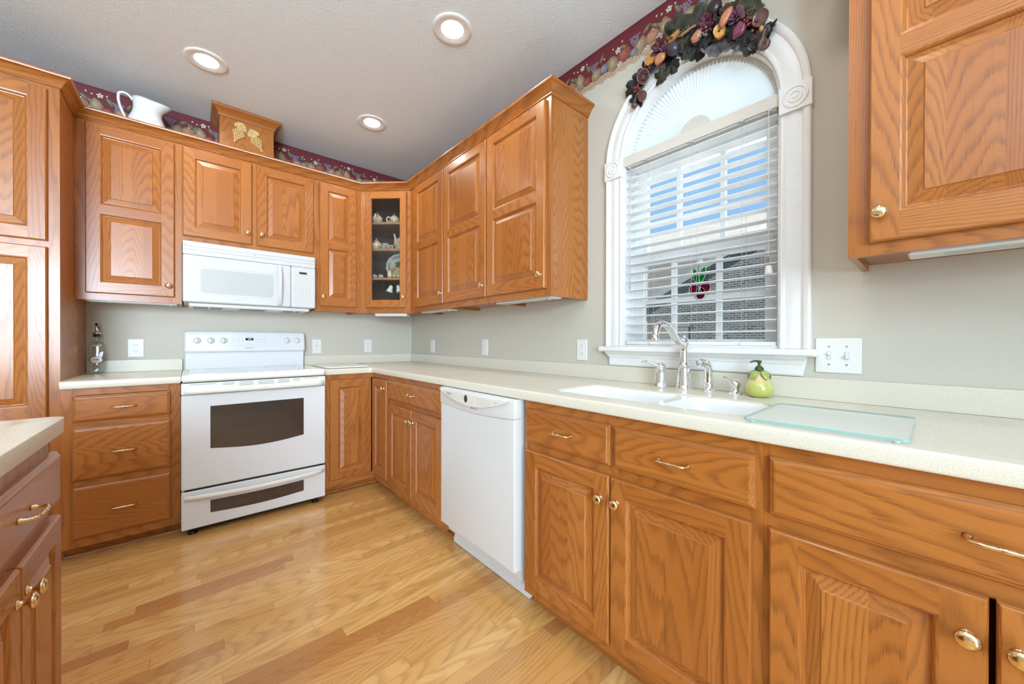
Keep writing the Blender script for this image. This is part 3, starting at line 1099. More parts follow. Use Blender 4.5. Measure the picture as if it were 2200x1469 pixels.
def base_cab(name, x0, W, rot, label, ls, rs, rails, mids=(), group='oak base cabinets', toe=True, D=BD):
    loc = (x0, 0, 0) if rot == 0 else (0, x0, 0)
    e = empty(name, loc, label, 'cabinet', group, rot)
    st, rl = std_frame(W, BB, BT, ls, rs, 0.046, 0.034, mids, rails)
    body(e, W, D, BB, BT, st, rl, top=False)
    m = MB()
    m.box(0.0, -TK, 0.0, W, -TK + 0.016, BB, 'zyx')
    g = hg(0, 0.02)
    n = 5
    prof = [(-TK, 0.0)] + [(-TK - 0.016 * math.cos(a * PI / 2 / n), 0.018 * math.sin(a * PI / 2 / n)) for a in range(n + 1)]
    for i in range(n + 1):
        a, b = prof[i], prof[(i + 1) % (n + 1)]
        pts = [(0, a[0], a[1]), (W, a[0], a[1]), (W, b[0], b[1]), (0, b[0], b[1])]
        m.face(pts, g.of(pts))
    for xx in (0, W):
        m.face([(xx, p[0], p[1]) for p in (prof if xx else prof[::-1])])
    m.build('toe_kick', OAK, e)
    return e


e = base_cab('base_cabinet', -2.1635, 0.4435, 0, 'oak base cabinet with a stack of three drawers left of the range', 0.05, 0.05, [(0.66, 0.715), (0.365, 0.42)])
drawer(e, 0.0390, 0.4010, 0.7035, 0.8370, BD)
drawer(e, 0.0390, 0.4010, 0.4080, 0.6725, BD)
drawer(e, 0.0390, 0.4010, 0.1130, 0.3740, BD)

# corner base, L-shaped
e = empty('base_cabinet', (-0.962, 0, 0), 'oak corner base cabinet with a folding two-leaf door right of the range', 'cabinet', 'oak base cabinets')
m = MB()
m.M = Matrix.Translation((0.962, 0, 0))
m.box(-0.962, -BD + 0.019, BB, -0.946, -0.0005, BT, 'yxz')
m.box(-0.946, -BD + 0.019, BB, -0.0005, -0.0005, BB + 0.016, 'yzx')
m.box(-BD + 0.019, -0.907, BB, -0.0005, -BD + 0.019, BB + 0.016, 'yzx')
m.box(-BD + 0.019, -0.907, BB + 0.016, -0.0005, -0.891, BT, 'xyz')
m.box(-0.962, -BD, BB, -0.912, -BD + 0.019, BT, 'xyz')
m.box(-0.912, -BD, BB, -0.61, -BD + 0.019, BB + 0.046, 'zyx')
m.box(-0.912, -BD, BT - 0.034, -0.61, -BD + 0.019, BT, 'zyx')
m.box(-0.61, -0.907, BB, -0.591, -0.591, BB + 0.046, 'zxy')
m.box(-0.61, -0.907, BT - 0.034, -0.591, -0.591, BT, 'zxy')
m.box(-0.962, -TK, 0, -TK, -TK + 0.016, BB, 'zyx')
m.box(-TK, -0.907, 0, -TK + 0.016, -TK + 0.016, BB, 'zxy')
m.box(-0.962, -TK - 0.014, 0, -TK - 0.014, -TK, 0.018, 'zyx', bevel=0.004)
m.box(-TK - 0.014, -0.907, 0, -TK, -TK, 0.018, 'zxy', bevel=0.004)
m.build('body', OAK, e)
door(e, 0.035, 0.3305, 0.1135, 0.8390, BD, name='door')
d2 = door(e, 0.6345, 0.897, 0.1200, 0.8370, BD, sw=0.05, kn=(0.866, 0.775), name='door')
d2.matrix_local = Matrix.Translation((0.962, 0, 0)) @ Matrix.Rotation(RW, 4, 'Z')

e = base_cab('base_cabinet', -0.9075, 0.7765, RW, 'oak base cabinet with one drawer over two doors left of the dishwasher', 0.03, 0.03, [(0.672, 0.712)])
drawer(e, 0.0165, 0.7585, 0.7080, 0.8400, BD)
door(e, 0.0250, 0.3795, 0.1130, 0.6790, BD, sw=0.052, kn=(0.354, 0.606))
door(e, 0.3905, 0.7545, 0.1170, 0.6810, BD, sw=0.052, kn=(0.415, 0.606))

e = base_cab('base_cabinet', -2.3260, 0.8605, RW, 'oak sink base cabinet with two drawer fronts over two doors right of the dishwasher', 0.03, 0.03, [(0.668, 0.712)], mids=[(0.415, 0.452)])
drawer(e, 0.0215, 0.4260, 0.7035, 0.8400, BD)
drawer(e, 0.4415, 0.8470, 0.7035, 0.8390, BD)
door(e, 0.0205, 0.4270, 0.1090, 0.6720, BD, kn=(0.396, 0.590))
door(e, 0.4310, 0.8400, 0.1090, 0.6700, BD, kn=(0.460, 0.592))

e = base_cab('base_cabinet', -3.1870, 0.75, RW, 'oak base cabinet with one wide drawer at the lower right corner of the photo', 0.03, 0.03, [(0.668, 0.712)])
drawer(e, 0.0145, 0.70, 0.7040, 0.8420, BD)
door(e, 0.0145, 0.3395, 0.1090, 0.6720, BD, kn=(0.315, 0.598))
door(e, 0.3475, 0.70, 0.1090, 0.6720, BD, kn=(0.372, 0.598))

# island: long side faces +x
e = empty('island_cabinet', (-1.965, -3.15, 0), 'oak island cabinet cropped by the lower left edge of the photo', 'cabinet', None, PI / 2)
m = MB()
IW = 1.262
for a, b in ((0, 0.016), (IW - 0.016, IW)):
    m.box(a, 0.019, BB, b, 0.75, BT, 'yxz')
m.box(0.016, 0.019, BB, IW - 0.016, 0.75, BB + 0.016, 'yzx')
m.box(0.016, 0.734, BB + 0.016, IW - 0.016, 0.75, BT, 'xyz')
for a, b in ((0, 0.03), (0.63, 0.685), (IW - 0.03, IW)):
    m.box(a, 0, BB, b, 0.019, BT, 'xyz')
for a, b in ((BB, BB + 0.046), (0.628, 0.69), (0.795, BT)):
    m.box(0.03, 0, a, 0.63, 0.019, b, 'zyx')
    m.box(0.685, 0, a, IW - 0.03, 0.019, b, 'zyx')
m.box(0.955, 0, BB + 0.046, 0.970, 0.019, 0.628, 'xyz')
m.box(0.0, 0.06, 0, IW, 0.08, BB, 'zyx')
m.build('body', OAK, e)
drawer(e, 0.015, 0.645, 0.676, 0.8140, 0.0)
drawer(e, 0.665, 1.2790, 0.676, 0.8140, 0.0)
door(e, 0.015, 0.326, 0.109, 0.640, 0.0, kn=(0.302, 0.577), sw=0.052)
door(e, 0.334, 0.645, 0.109, 0.640, 0.0, kn=(0.358, 0.577), sw=0.052)
door(e, 0.665, 0.951, 0.109, 0.640, 0.0, kn=(0.924, 0.575), sw=0.052)
door(e, 0.957, 1.276, 0.109, 0.640, 0.0, kn=(0.984, 0.575), sw=0.055)


# ---------------------------------------------------------------- countertops
def bevel_mesh(o, amount, seg, sel):
    bm = bmesh.new()
    bm.from_mesh(o.data)
    ed = [e for e in bm.edges if len(e.link_faces) == 2 and e.calc_face_angle(0) > 0.8 and sel(e.verts[0].co, e.verts[1].co)]
    bmesh.ops.bevel(bm, geom=ed, offset=amount, segments=seg, profile=0.5, affect='EDGES', clamp_overlap=True)
    bm.to_mesh(o.data)
    bm.free()
    for p in o.data.polygons:
        p.use_smooth = True
    o.data.set_sharp_from_angle(angle=math.radians(35))


CT0, CT1 = 0.8735, 0.914
CX = -0.632
CY = -0.638
SX0, SX1, SY0, SY1 = -0.532, -0.222, -3.118, -2.405     # sink opening
lcount = MB()
lcount.poly_prism([(-2.1630, CY), (-1.7185, CY), (-1.7185, -0.0005), (-2.1630, -0.0005)], [], CT0, CT1, lambda u, v, h: (u, v, h))
o = lcount.build('countertop', COUNTER)
bevel_mesh(o, 0.009, 4, lambda a, b: a.y < -0.6 and b.y < -0.6 and abs(a.z - b.z) < 1e-4)
tag(o, 'short speckled beige countertop left of the range', 'countertop', 'speckled beige countertops')
m = MB()
m.box(-2.1630, -0.016, CT1 + 0.0003, -1.7185, -0.0005, 0.991, bevel=0.0015)
tag(m.build('backsplash', COUNTER), 'short speckled beige backsplash strip behind the clear oil bottle', 'backsplash', 'speckled beige backsplashes')
YE = -4.0
shp = [(-0.9635, CY), (-0.9635, -0.0005), (-0.0005, -0.0005), (-0.0005, YE), (CX, YE)] + [(CX - 0.025 + 0.025 * math.cos(a), CY - 0.025 + 0.025 * math.sin(a)) for a in [0, PI / 8, PI / 4, 3 * PI / 8, PI / 2]]
sink_hole = rrect(SX0, SY0, SX1, SY1, 0.05, 6)
lc = MB()
lc.poly_prism(shp[::-1], [sink_hole], CT0, CT1, lambda u, v, h: (u, v, h))
o = lc.build('countertop', COUNTER)
bevel_mesh(o, 0.008, 4, lambda a, b: abs(a.z - b.z) < 1e-4 and (max(a.x, b.x) < -0.61 and a.x > -0.99 or max(a.y, b.y) < -5) and not (a.x < -0.96 and b.x < -0.96) and not (a.y < -3.99 and b.y < -3.99))
tag(o, 'long L-shaped speckled beige countertop holding the sink', 'countertop', 'speckled beige countertops')
m = MB()
m.box(-0.9635, -0.016, CT1 + 0.0003, -0.0165, -0.0005, 0.991, bevel=0.0015)
tag(m.build('backsplash', COUNTER), 'speckled beige backsplash strip on the back wall right of the range', 'backsplash', 'speckled beige backsplashes')
m = MB()
m.box(-0.016, YE, CT1 + 0.0003, -0.0005, -0.0005, 0.991, bevel=0.0015)
tag(m.build('backsplash', COUNTER), 'long speckled beige backsplash strip behind the sink, along the window wall', 'backsplash', 'speckled beige backsplashes')
ic = MB()
ishp = [(-2.76, -3.2), (-1.9300, -3.2)] + [(-1.9300 - 0.03 + 0.03 * math.cos(a), -1.905 - 0.03 + 0.03 * math.sin(a)) for a in [0, PI / 8, PI / 4, 3 * PI / 8, PI / 2]] + [(-2.76, -1.905)]
ic.poly_prism(ishp, [], CT0, CT1, lambda u, v, h: (u, v, h))
o = ic.build('island_countertop', COUNTER)
bevel_mesh(o, 0.009, 4, lambda a, b: abs(a.z - b.z) < 1e-4)
tag(o, 'speckled beige island countertop corner at the left edge of the photo', 'countertop', 'speckled beige countertops')

# ---------------------------------------------------------------- sink and taps
sk = MB()
zin = [(0.0, CT1 - 0.004), (0.0, CT1 - 0.014), (0.006, CT1 - 0.03), (0.014, CT1 - 0.12), (0.04, CT1 - 0.165)]
YD = -2.842


def bowl(mb, x0, y0, x1, y1, depth):
    rings = []
    for ins, z in ((0.0, 0.0), (0.003, -0.006), (0.008, -0.02), (0.016, -depth + 0.04), (0.03, -depth + 0.012), (0.06, -depth)):
        rings.append([(p[0], p[1], CT1 - 0.006 + z) for p in rrect(x0 + ins, y0 + ins, x1 - ins, y1 - ins, max(0.03, 0.055 - ins * 0.2), 6)][::-1])
    mb.loft(rings, True, (False, True), True)


bowl(sk, SX0 + 0.004, YD + 0.016, SX1 - 0.004, SY1 - 0.004, 0.19)
bowl(sk, SX0 + 0.004, SY0 + 0.004, SX1 - 0.004, YD - 0.016, 0.15)
# rim between the two bowls and the counter edge
sk.poly_prism(rrect(SX0 + 0.0005, SY0 + 0.0005, SX1 - 0.0005, SY1 - 0.0005, 0.05, 6),
              [rrect(SX0 + 0.004, YD + 0.016, SX1 - 0.004, SY1 - 0.004, 0.055, 6), rrect(SX0 + 0.004, SY0 + 0.004, SX1 - 0.004, YD - 0.016, 0.055, 6)],
              CT1 - 0.012, CT1 - 0.006, lambda u, v, h: (u, v, h))
s_o = sk.build('double_sink', SINKW, None, 40)
tag(s_o, 'white double-bowl sink set into the beige countertop under the window', 'sink')
for yc, zb in ((-2.62, CT1 - 0.195), (-2.985, CT1 - 0.155)):
    m = MB()
    m.lathe([(0.045, 0.0), (0.045, 0.003), (0.036, 0.004), (0.030, 0.001), (0.0, 0.0012)], (-0.377, yc, zb), n=24)
    m.build('drain', CHROME, s_o)

FX = -0.078
fz = CT1
fa = empty('faucet', (FX, -2.755, fz), 'tall chrome kitchen faucet with a curved spout, in front of the window', 'faucet', 'chrome sink fittings')
m = MB()
m.lathe([(0.034, 0), (0.034, 0.006), (0.031, 0.012), (0.029, 0.03), (0.0255, 0.06), (0.0225, 0.088), (0.021, 0.096), (0.0245, 0.100), (0.0245, 0.105), (0.020, 0.109), (0.0175, 0.118), (0.0165, 0.14), (0.0165, 0.165), (0.0175, 0.182), (0.021, 0.188), (0.022, 0.192), (0.019, 0.196)], n=28)
m.build('body', CHROME, fa)
m = MB()
sp = [(0.0, 0, 0.198), (-0.012, 0, 0.200), (-0.03, 0, 0.201), (-0.055, 0, 0.206), (-0.085, 0, 0.221), (-0.115, 0, 0.243), (-0.145, 0, 0.262), (-0.175, 0, 0.273), (-0.205, 0, 0.274), (-0.228, 0, 0.262), (-0.241, 0, 0.243), (-0.245, 0, 0.228)]
m.tube(sp, [.0165, .0165, .0155, .0145, .0135, .013, .0125, .012, .0122, .0125, .0125, .012], 16)
m.lathe([(0.0, -0.016), (0.013, -0.016), (0.0145, -0.012), (0.0145, -0.003), (0.012, 0.0), (0.012, 0.01)], (-0.2455, 0, 0.222), n=18)
m.sphere((0, 0, 0.204), (0.020, 0.020, 0.019), 18, 10)
m.build('spout', CHROME, fa)
m = MB()
m.lathe([(0.006, 0), (0.0065, 0.008), (0.003, 0.011), (0.0, 0.012)], (0, 0, 0.220), n=14)
m.build('finial', CHROME, fa)

lv = empty('faucet_lever', (FX, -2.650, fz), 'chrome single-lever tap handle left of the faucet', 'tap handle', 'chrome sink fittings')
m = MB()
m.lathe([(0.033, 0), (0.033, 0.005), (0.030, 0.010), (0.027, 0.03), (0.0235, 0.062), (0.0215, 0.078), (0.0235, 0.081), (0.0235, 0.087), (0.020, 0.090)], n=26)
m.build('body', CHROME, lv)
m = MB()
m.sphere((0, 0, 0.092), (0.023, 0.023, 0.016), 18, 10)
m.tube([(-0.008, 0.004, 0.093), (-0.022, 0.018, 0.099), (-0.034, 0.032, 0.110), (-0.046, 0.044, 0.115), (-0.060, 0.052, 0.113)], [.010, .009, .008, .0075, .0055], 12, squash=(0.6, 1.2))
m.lathe([(0.0105, 0), (0.008, 0.004), (0.0, 0.006)], (0, 0, 0.106), n=14)
m.build('lever', CHROME, lv)

spy = empty('side_sprayer', (FX, -2.8545, fz), 'chrome pull-out side sprayer standing right of the faucet', 'sprayer', 'chrome sink fittings')
m = MB()
m.lathe([(0.030, 0), (0.030, 0.004), (0.022, 0.008), (0.017, 0.010), (0.0155, 0.022), (0.0165, 0.025), (0.0165, 0.032), (0.0155, 0.035)], n=24)
m.build('base', CHROME, spy)
m = MB()
m.tube([(0, 0, 0.033), (0, 0, 0.06), (0.0, 0, 0.085), (-0.002, 0.001, 0.103), (-0.012, 0.006, 0.115), (-0.03, 0.014, 0.119), (-0.047, 0.021, 0.117)], [.0150, .0145, .0150, .0160, .0165, .0165, .0150], 16)
m.build('spray_head', CHROME, spy)
m = MB()
d_ = Vector((-0.047, 0.021, 0)).normalized()
m.lathe([(0.0125, 0), (0.0125, 0.002), (0.0, 0.0022)], n=16, M=Matrix.Translation((-0.047, 0.021, 0.117)) @ Vector((-0.9, 0.42, -0.08)).to_track_quat('Z', 'Y').to_matrix().to_4x4())
m.build('spray_face', LGREY, spy)

sd = empty('soap_dispenser', (FX, -2.951, fz), 'small chrome lotion pump set in the counter left of the pear bottle', 'soap pump', 'chrome sink fittings')
m = MB()
m.lathe([(0.029, 0), (0.029, 0.003), (0.020, 0.006), (0.016, 0.009), (0.0155, 0.028), (0.0195, 0.032), (0.0205, 0.040), (0.0205, 0.047), (0.015, 0.053), (0.008, 0.058), (0.0, 0.060)], n=24)
m.build('body', CHROME, sd)
m = MB()
m.tube([(-0.004, 0.002, 0.048), (-0.018, 0.011, 0.053), (-0.028, 0.018, 0.062), (-0.038, 0.024, 0.066), (-0.047, 0.029, 0.062)], [.0075, .0065, .0058, .0058, .007], 12)
m.build('nozzle', CHROME, sd)

pr = empty('pear_soap_bottle', (FX - 0.003, -3.033, fz), 'green pear-shaped ceramic soap bottle with a dark pump, right of the taps', 'soap bottle')
m = MB()
prof = [(0.026, 0.0), (0.036, 0.004), (0.0440, 0.018), (0.0455, 0.032), (0.042, 0.048), (0.034, 0.062), (0.027, 0.074), (0.0215, 0.086), (0.017, 0.093), (0.012, 0.095)]
cg, cp = (0.50, 0.52, 0.13), (0.80, 0.56, 0.32)
tn = [tuple(cg[i] * (1 - max(0, min(1, (h - 0.04) / 0.04))) + cp[i] * max(0, min(1, (h - 0.04) / 0.04)) for i in range(3)) for r, h in prof]
m.lathe(prof, n=28, tints=tn)
m.build('pear_body', SMOOTHG, pr)
for k in range(5):
    a = k * 2 * PI / 5 + 0.3
    lf = MB()
    rows = []
    for q, (rr, hh, ww) in enumerate([(0.010, 0.0965, 0.006), (0.020, 0.0985, 0.012), (0.029, 0.094, 0.0155), (0.035, 0.084, 0.012), (0.0375, 0.074, 0.005), (0.038, 0.071, 0.0006)]):
        for_w = []
        for s_ in (-1, -0.5, 0, 0.5, 1):
            t_ = s_ * ww
            ca, sa = math.cos(a), math.sin(a)
            for_w.append((rr * ca - t_ * sa, rr * sa + t_ * ca, hh - 0.004 * abs(s_)))
        rows.append(for_w)
    top = rows
    bot = [[(x * 0.985, y * 0.985, z - 0.0025) for x, y, z in r_] for r_ in rows]
    rings = [r_ + b_[::-1] for r_, b_ in zip(top, bot)]
    lf.loft(rings, True, (True, True), True, (0.33, 0.42, 0.10))
    lf.build('leaf', SMOOTHG, pr)
PUMPG = plain('dark_green_pump_plastic', (0.05, 0.075, 0.02), 0.3)
m = MB()
m.lathe([(0.013, 0.094), (0.0145, 0.0965), (0.0145, 0.107), (0.011, 0.109), (0.0105, 0.113), (0.005, 0.114), (0.0045, 0.126), (0.008, 0.127), (0.0085, 0.133), (0.004, 0.135)], n=20)
m.tube([(0.004, -0.003, 0.131), (-0.006, 0.006, 0.1325), (-0.018, 0.014, 0.132), (-0.027, 0.020, 0.128)], [.0055, .0055, .0042, .0032], 10, squash=(0.7, 1.2))
m.build('pump', PUMPG, pr)

gb = MB()
gb.poly_prism(rrect(-0.607, -3.430, -0.268, -3.140, 0.012, 4), [], CT1 + 0.0066, CT1 + 0.0112, lambda u, v, h: (u, v, h))
o = gb.build('glass_cutting_board', FROST)
tag(o, 'frosted pale green glass cutting board right of the sink', 'cutting board')
EDGE = plain('green_glass_edge', (0.25, 0.52, 0.50), 0.1, coat=0.4)
m = MB()
pts = rrect(-0.607, -3.430, -0.268, -3.140, 0.012, 4)
pts2 = rrect(-0.6078, -3.4308, -0.2672, -3.1392, 0.0128, 4)
m.poly_prism(pts2, [pts], CT1 + 0.0066, CT1 + 0.0112, lambda u, v, h: (u, v, h))
m.build('edge', EDGE, o)
for x, y in ((-0.592, -3.158), (-0.592, -3.412), (-0.284, -3.158), (-0.284, -3.412)):
    m = MB()
    m.lathe([(0.006, 0), (0.007, 0.003), (0.006, 0.0064)], (x, y, CT1 + 0.0002), n=12)
    m.build('rubber_foot', CREAM, o)
wbm = MB()
wbm.poly_prism(rrect(-0.30, -0.44, 0.0, 0.0, 0.012, 4), [], 0.0, 0.008, lambda u, v, h: (u, v, h))
o = wbm.build('cutting_board', CREAM, None, None, loc=(-0.632, -0.128, CT1 + 0.004))
tag(o, 'flat cream cutting board lying on the counter right of the range', 'cutting board')
for x, y in ((-0.28, -0.42), (-0.02, -0.42), (-0.28, -0.02), (-0.02, -0.02)):
    m = MB()
    m.lathe([(0.007, 0), (0.007, 0.0039)], (x, y, -0.004 + 0.0001), n=12)
    m.build('rubber_foot', BLACK, o)

# ---------------------------------------------------------------- range
RX0, RWD = -1.7165, 0.7485
rg = empty('range', (RX0, 0, 0), 'white freestanding electric range with a smooth grey cooktop', 'range')
RF = -0.675
m = MB()
m.box(0.002, -0.63, 0.045, RWD - 0.002, -0.012, 0.874)
m.build('body', WHITE, rg)
m = MB()
m.box(0.03, -0.62, 0.012, RWD - 0.03, -0.58, 0.045)
m.build('base_skirt', BLACK, rg)
for x in (0.05, RWD - 0.055):
    for y in (-0.635, -0.06):
        m = MB()
        m.lathe([(0.022, 0), (0.022, 0.006), (0.008, 0.010), (0.008, 0.045)], (x, y, 0), n=16)
        m.build('foot', BLACK, rg)
# cooktop
m = MB()
m.box(0.0, -0.682, 0.880, RWD, -0.05, 0.9195, bevel=0.010)
ck = m.build('cooktop', CREAM, rg)
m = MB()
m.box(0.035, -0.640, 0.9185, RWD - 0.035, -0.075, 0.9215, bevel=0.001)
m.build('cooktop_glass', GREYGLASS, ck)
for bx, by, br_ in ((0.2, -0.50, 0.105), (0.55, -0.50, 0.08), (0.2, -0.22, 0.08), (0.55, -0.22, 0.105)):
    m = MB()
    m.lathe([(br_ - 0.003, 0), (br_ - 0.003, 0.0003), (br_, 0.0003), (br_, 0)], (bx, by, 0.9215), n=40, caps=False)
    m.build('burner_ring', LGREY, ck)
# oven door
m = MB()
m.box(0.0, RF, 0.2665, RWD, -0.631, 0.806, bevel=0.006)
od = m.build('oven_door', WHITE, rg)
wx0, wx1, wz0, wz1 = 0.128, 0.614, 0.477, 0.735
m = MB()
outl = [(wx0, wz0 + 0.012)] + [(wx0 + (wx1 - wx0) * t / 10, wz0 + 0.012 - 0.022 * math.sin(PI * t / 10)) for t in range(1, 10)] + [(wx1, wz0 + 0.012), (wx1, wz1), (wx0, wz1)]
m.poly_prism(outl, [], 0, 0.0012, lambda u, v, h: (u, RF - h, v))
m.build('oven_window', OVENGLASS, od)
# handle strip with vents
m = MB()
m.box(0.0, RF - 0.004, 0.8085, RWD, -0.631, 0.8735, bevel=0.005)
hs = m.build('vent_strip', CREAM, rg)
for a, b, n_ in ((0.035, 0.155, 1), (0.185, 0.24, 2), (0.265, 0.335, 3), (0.36, 0.445, 3), (0.468, 0.53, 3), (0.552, 0.592, 2), (0.615, 0.705, 1)):
    for k in range(n_):
        m = MB()
        z = 0.8665 - k * 0.0085
        m.box(a, RF - 0.0048, z - 0.0022, b, RF - 0.0035, z + 0.0006)
        m.build('vent_slot', GREY, hs)


def bow_handle(name, parent, x0, x1, z, y0, out, hgt, thick, mat, sag=0.0):
    m = MB()
    rings = []
    n = 20
    for i in range(n + 1):
        t = i / n
        x = x0 + (x1 - x0) * t
        k = math.sin(PI * t) ** 0.5 if 0 < t < 1 else 0
        yc = y0 - out * k
        zz = z - sag * math.sin(PI * t)
        ring = []
        for j in range(12):
            a = 2 * PI * j / 12
            ring.append((x, yc - thick * math.cos(a), zz + hgt / 2 * math.sin(a)))
        rings.append(ring)
    m.loft(rings, True, (True, True), True)
    return m.build(name, mat, parent)


bow_handle('oven_handle', od, 0.012, RWD - 0.012, 0.829, RF - 0.008, 0.026, 0.034, 0.011, CREAM)
m = MB()
m.box(0.01, RF + 0.012, 0.872, RWD - 0.01, -0.631, 0.881)
m.build('gap', BLACK, rg)
m = MB()
m.box(0.014, RF + 0.010, 0.253, RWD - 0.01, -0.631, 0.2675)
m.build('gap', BLACK, rg)
m = MB()
m.box(0.0, RF, 0.038, RWD, -0.631, 0.2545, bevel=0.005)
dr = m.build('warming_drawer', WHITE, rg)
bow_handle('drawer_handle', dr, 0.012, RWD - 0.012, 0.223, RF - 0.004, 0.026, 0.028, 0.010, CREAM, 0.010)
m = MB()
outl = [(0.128, 0.112)] + [(0.128 + 0.486 * t / 10, 0.112 - 0.012 * math.sin(PI * t / 10)) for t in range(1, 10)] + [(0.614, 0.112), (0.614, 0.184)] + [(0.614 - 0.486 * t / 10, 0.184 - 0.006 * math.sin(PI * t / 10)) for t in range(1, 10)] + [(0.128, 0.184)]
m.poly_prism(outl, [], 0, 0.0012, lambda u, v, h: (u, RF - h, v))
m.build('drawer_window', OVENGLASS, dr)
# backguard
BG0, BG1 = 0.008, 0.752
m = MB()
m.box(BG0 + 0.004, -0.052, 0.915, RWD - 0.006, -0.012, 1.05, bevel=0.004)
bg = m.build('backguard', WHITE, rg)
m = MB()
pr_ = [(-0.020, 1.036), (-0.072, 1.036), (-0.079, 1.042), (-0.081, 1.052), (-0.074, 1.10), (-0.066, 1.150), (-0.063, 1.172), (-0.056, 1.182), (-0.044, 1.186), (-0.020, 1.186)]
rings = []
for x, s_ in ((BG0, 0.85), (BG0 + 0.004, 0.95), (BG0 + 0.014, 1.0), (RWD - 0.016, 1.0), (RWD - 0.006, 0.95), (RWD - 0.002, 0.85)):
    rings.append([(x, -0.020 + (y + 0.020) * s_, 1.036 + (z - 1.036) * (0.93 + 0.07 * (s_ - 0.85) / 0.15)) for y, z in pr_])
m.loft(rings[::-1], True, (True, True), True)
cs = m.build('control_console', WHITE, rg, 40)
slope = math.atan2(0.008, 0.05)


def cy_at(z):
    return -0.0815 + (z - 1.052) * 0.15


for kx in (0.0745, 0.149, 0.221, 0.620, 0.691):
    kz = 1.118
    kb = MB()
    kb.lathe([(0.022, 0), (0.022, 0.004), (0.0185, 0.007), (0.017, 0.016), (0.014, 0.018), (0, 0.018)], axis='-y', n=24)
    k_o = kb.build('control_knob', WHITEP, cs, 40, loc=(kx, cy_at(kz) + 0.001, kz))
    kb = MB()
    kb.box(-0.0045, -0.027, -0.016, 0.0045, -0.016, 0.016, bevel=0.002)
    kb.build('grip', WHITEP, k_o)
    kb = MB()
    for q in range(11):
        a = -PI * 0.75 + q * PI * 1.5 / 10
        kb.box(0.0275 * math.sin(a) - 0.002, -0.0007, 0.0275 * math.cos(a) - 0.0006, 0.0275 * math.sin(a) + 0.002, 0.0, 0.0275 * math.cos(a) + 0.0006)
    kb.box(-0.013, -0.0007, -0.047, 0.013, 0, -0.043)
    kb.box(-0.0018, -0.0007, 0.031, 0.0018, 0, 0.0346)
    kb.build('dial_marks', LGREY, k_o)
m = MB()
f2 = [(0.268, 1.078), (0.478, 1.078), (0.478, 1.154), (0.268, 1.154)]
m.poly_prism(rrect(0.270, 1.080, 0.476, 1.153, 0.008, 4), [rrect(0.2715, 1.0815, 0.4745, 1.1515, 0.0065, 4)], 0, 0.001, lambda u, v, h: (u, cy_at(v) - 0.0003 - h, v))
pn = m.build('panel_outline', LGREY, cs)
m = MB()
for r_ in range(2):
    for c_ in range(3):
        for bx in (0.284, 0.410):
            x = bx + c_ * 0.0215
            z = 1.130 - r_ * 0.020
            m.box(x, cy_at(z) - 0.0012, z - 0.002, x + 0.012, cy_at(z), z + 0.001)
            m.box(x + 0.002, cy_at(z) - 0.0012, z + 0.004, x + 0.010, cy_at(z), z + 0.005)
m.box(0.358, cy_at(1.10) - 0.0012, 1.101, 0.386, cy_at(1.10), 1.1022)
m.box(0.352, cy_at(1.09) - 0.0012, 1.091, 0.394, cy_at(1.09), 1.0922)
m.build('keypad_print', LGREY, cs)
m = MB()
m.box(0.351, cy_at(1.128) - 0.003, 1.1195, 0.399, cy_at(1.128) + 0.004, 1.1375)
ck_ = m.build('clock_display', DISPLAY, cs)
text_mesh('clock_digits', '2:39', 0.014, LED, ck_, (0.376, cy_at(1.128) - 0.0034, 1.1285), (PI / 2, 0, 0))
text_mesh('lettering', 'Frigidaire', 0.015, GREY, cs, (0.373, cy_at(1.064) - 0.0006, 1.064), (PI / 2 - 0.15, 0, 0), shear=0.25)

# ---------------------------------------------------------------- microwave
MX0, MWW, MZ0, MZ1, MF = -1.7130, 0.7475, 1.3625, 1.7445, -0.390
mw = empty('microwave', (MX0, 0, 0), 'white over-the-range microwave mounted under the short wall cabinet', 'microwave')
m = MB()
m.box(0.004, -0.352, MZ0 + 0.001, MWW - 0.004, -0.001, MZ1 - 0.0005)
m.build('body', MWWHITE, mw)
m = MB()
m.box(0.028, -0.336, MZ0 - 0.024, MWW - 0.028, -0.03, MZ0 + 0.0005, bevel=0.006)
mb_ = m.build('bottom_tray', PLATE, mw)
for a, b in ((0.05, 0.20), (0.30, 0.45), (0.56, 0.68)):
    m = MB()
    m.box(a, -0.30, MZ0 - 0.0255, b, -0.12, MZ0 - 0.0235)
    m.build('grease_filter', GREY, mb_)
for x in (0.13, 0.62):
    m = MB()
    m.lathe([(0.004, 0), (0.004, 0.012)], (x, -0.32, MZ0 - 0.035), n=10)
    m.build('latch', MWWHITE, mb_)
m = MB()
m.box(0, MF + 0.004, 1.6605, MWW, -0.352, MZ1, bevel=0.004)
gl_ = m.build('vent_grille', MWWHITE, mw)
for z in (1.715, 1.693):
    m = MB()
    m.box(0.006, MF + 0.0028, z - 0.003, MWW - 0.006, MF + 0.006, z + 0.003)
    m.build('groove', LGREY, gl_)
for x in (0.014, MWW / 2, MWW - 0.014):
    m = MB()
    m.lathe([(0.003, 0), (0.003, 0.002), (0, 0.0025)], (x, MF + 0.0035, 1.7215 if x != MWW / 2 else 1.705), axis='-y', n=10)
    m.build('screw', GREY, gl_)
m = MB()
DX1 = 0.5875
m.box(0, MF, MZ0, DX1 - 0.001, -0.352, 1.6585, bevel=0.006)
md = m.build('door', MWWHITE, mw)
m = MB()
m.poly_prism(rrect(0.017, 1.412, 0.571, 1.596, 0.006, 3), [rrect(0.022, 1.417, 0.566, 1.591, 0.004, 3)], 0, 0.0014, lambda u, v, h: (u, MF - h, v))
m.build('door_panel_edge', MWWHITE, md)
m = MB()
m.poly_prism(rrect(0.086, 1.423, 0.478, 1.580, 0.018, 5), [], 0, 0.001, lambda u, v, h: (u, MF - h, v))
m.build('door_window', MWGLASS, md)
m = MB()
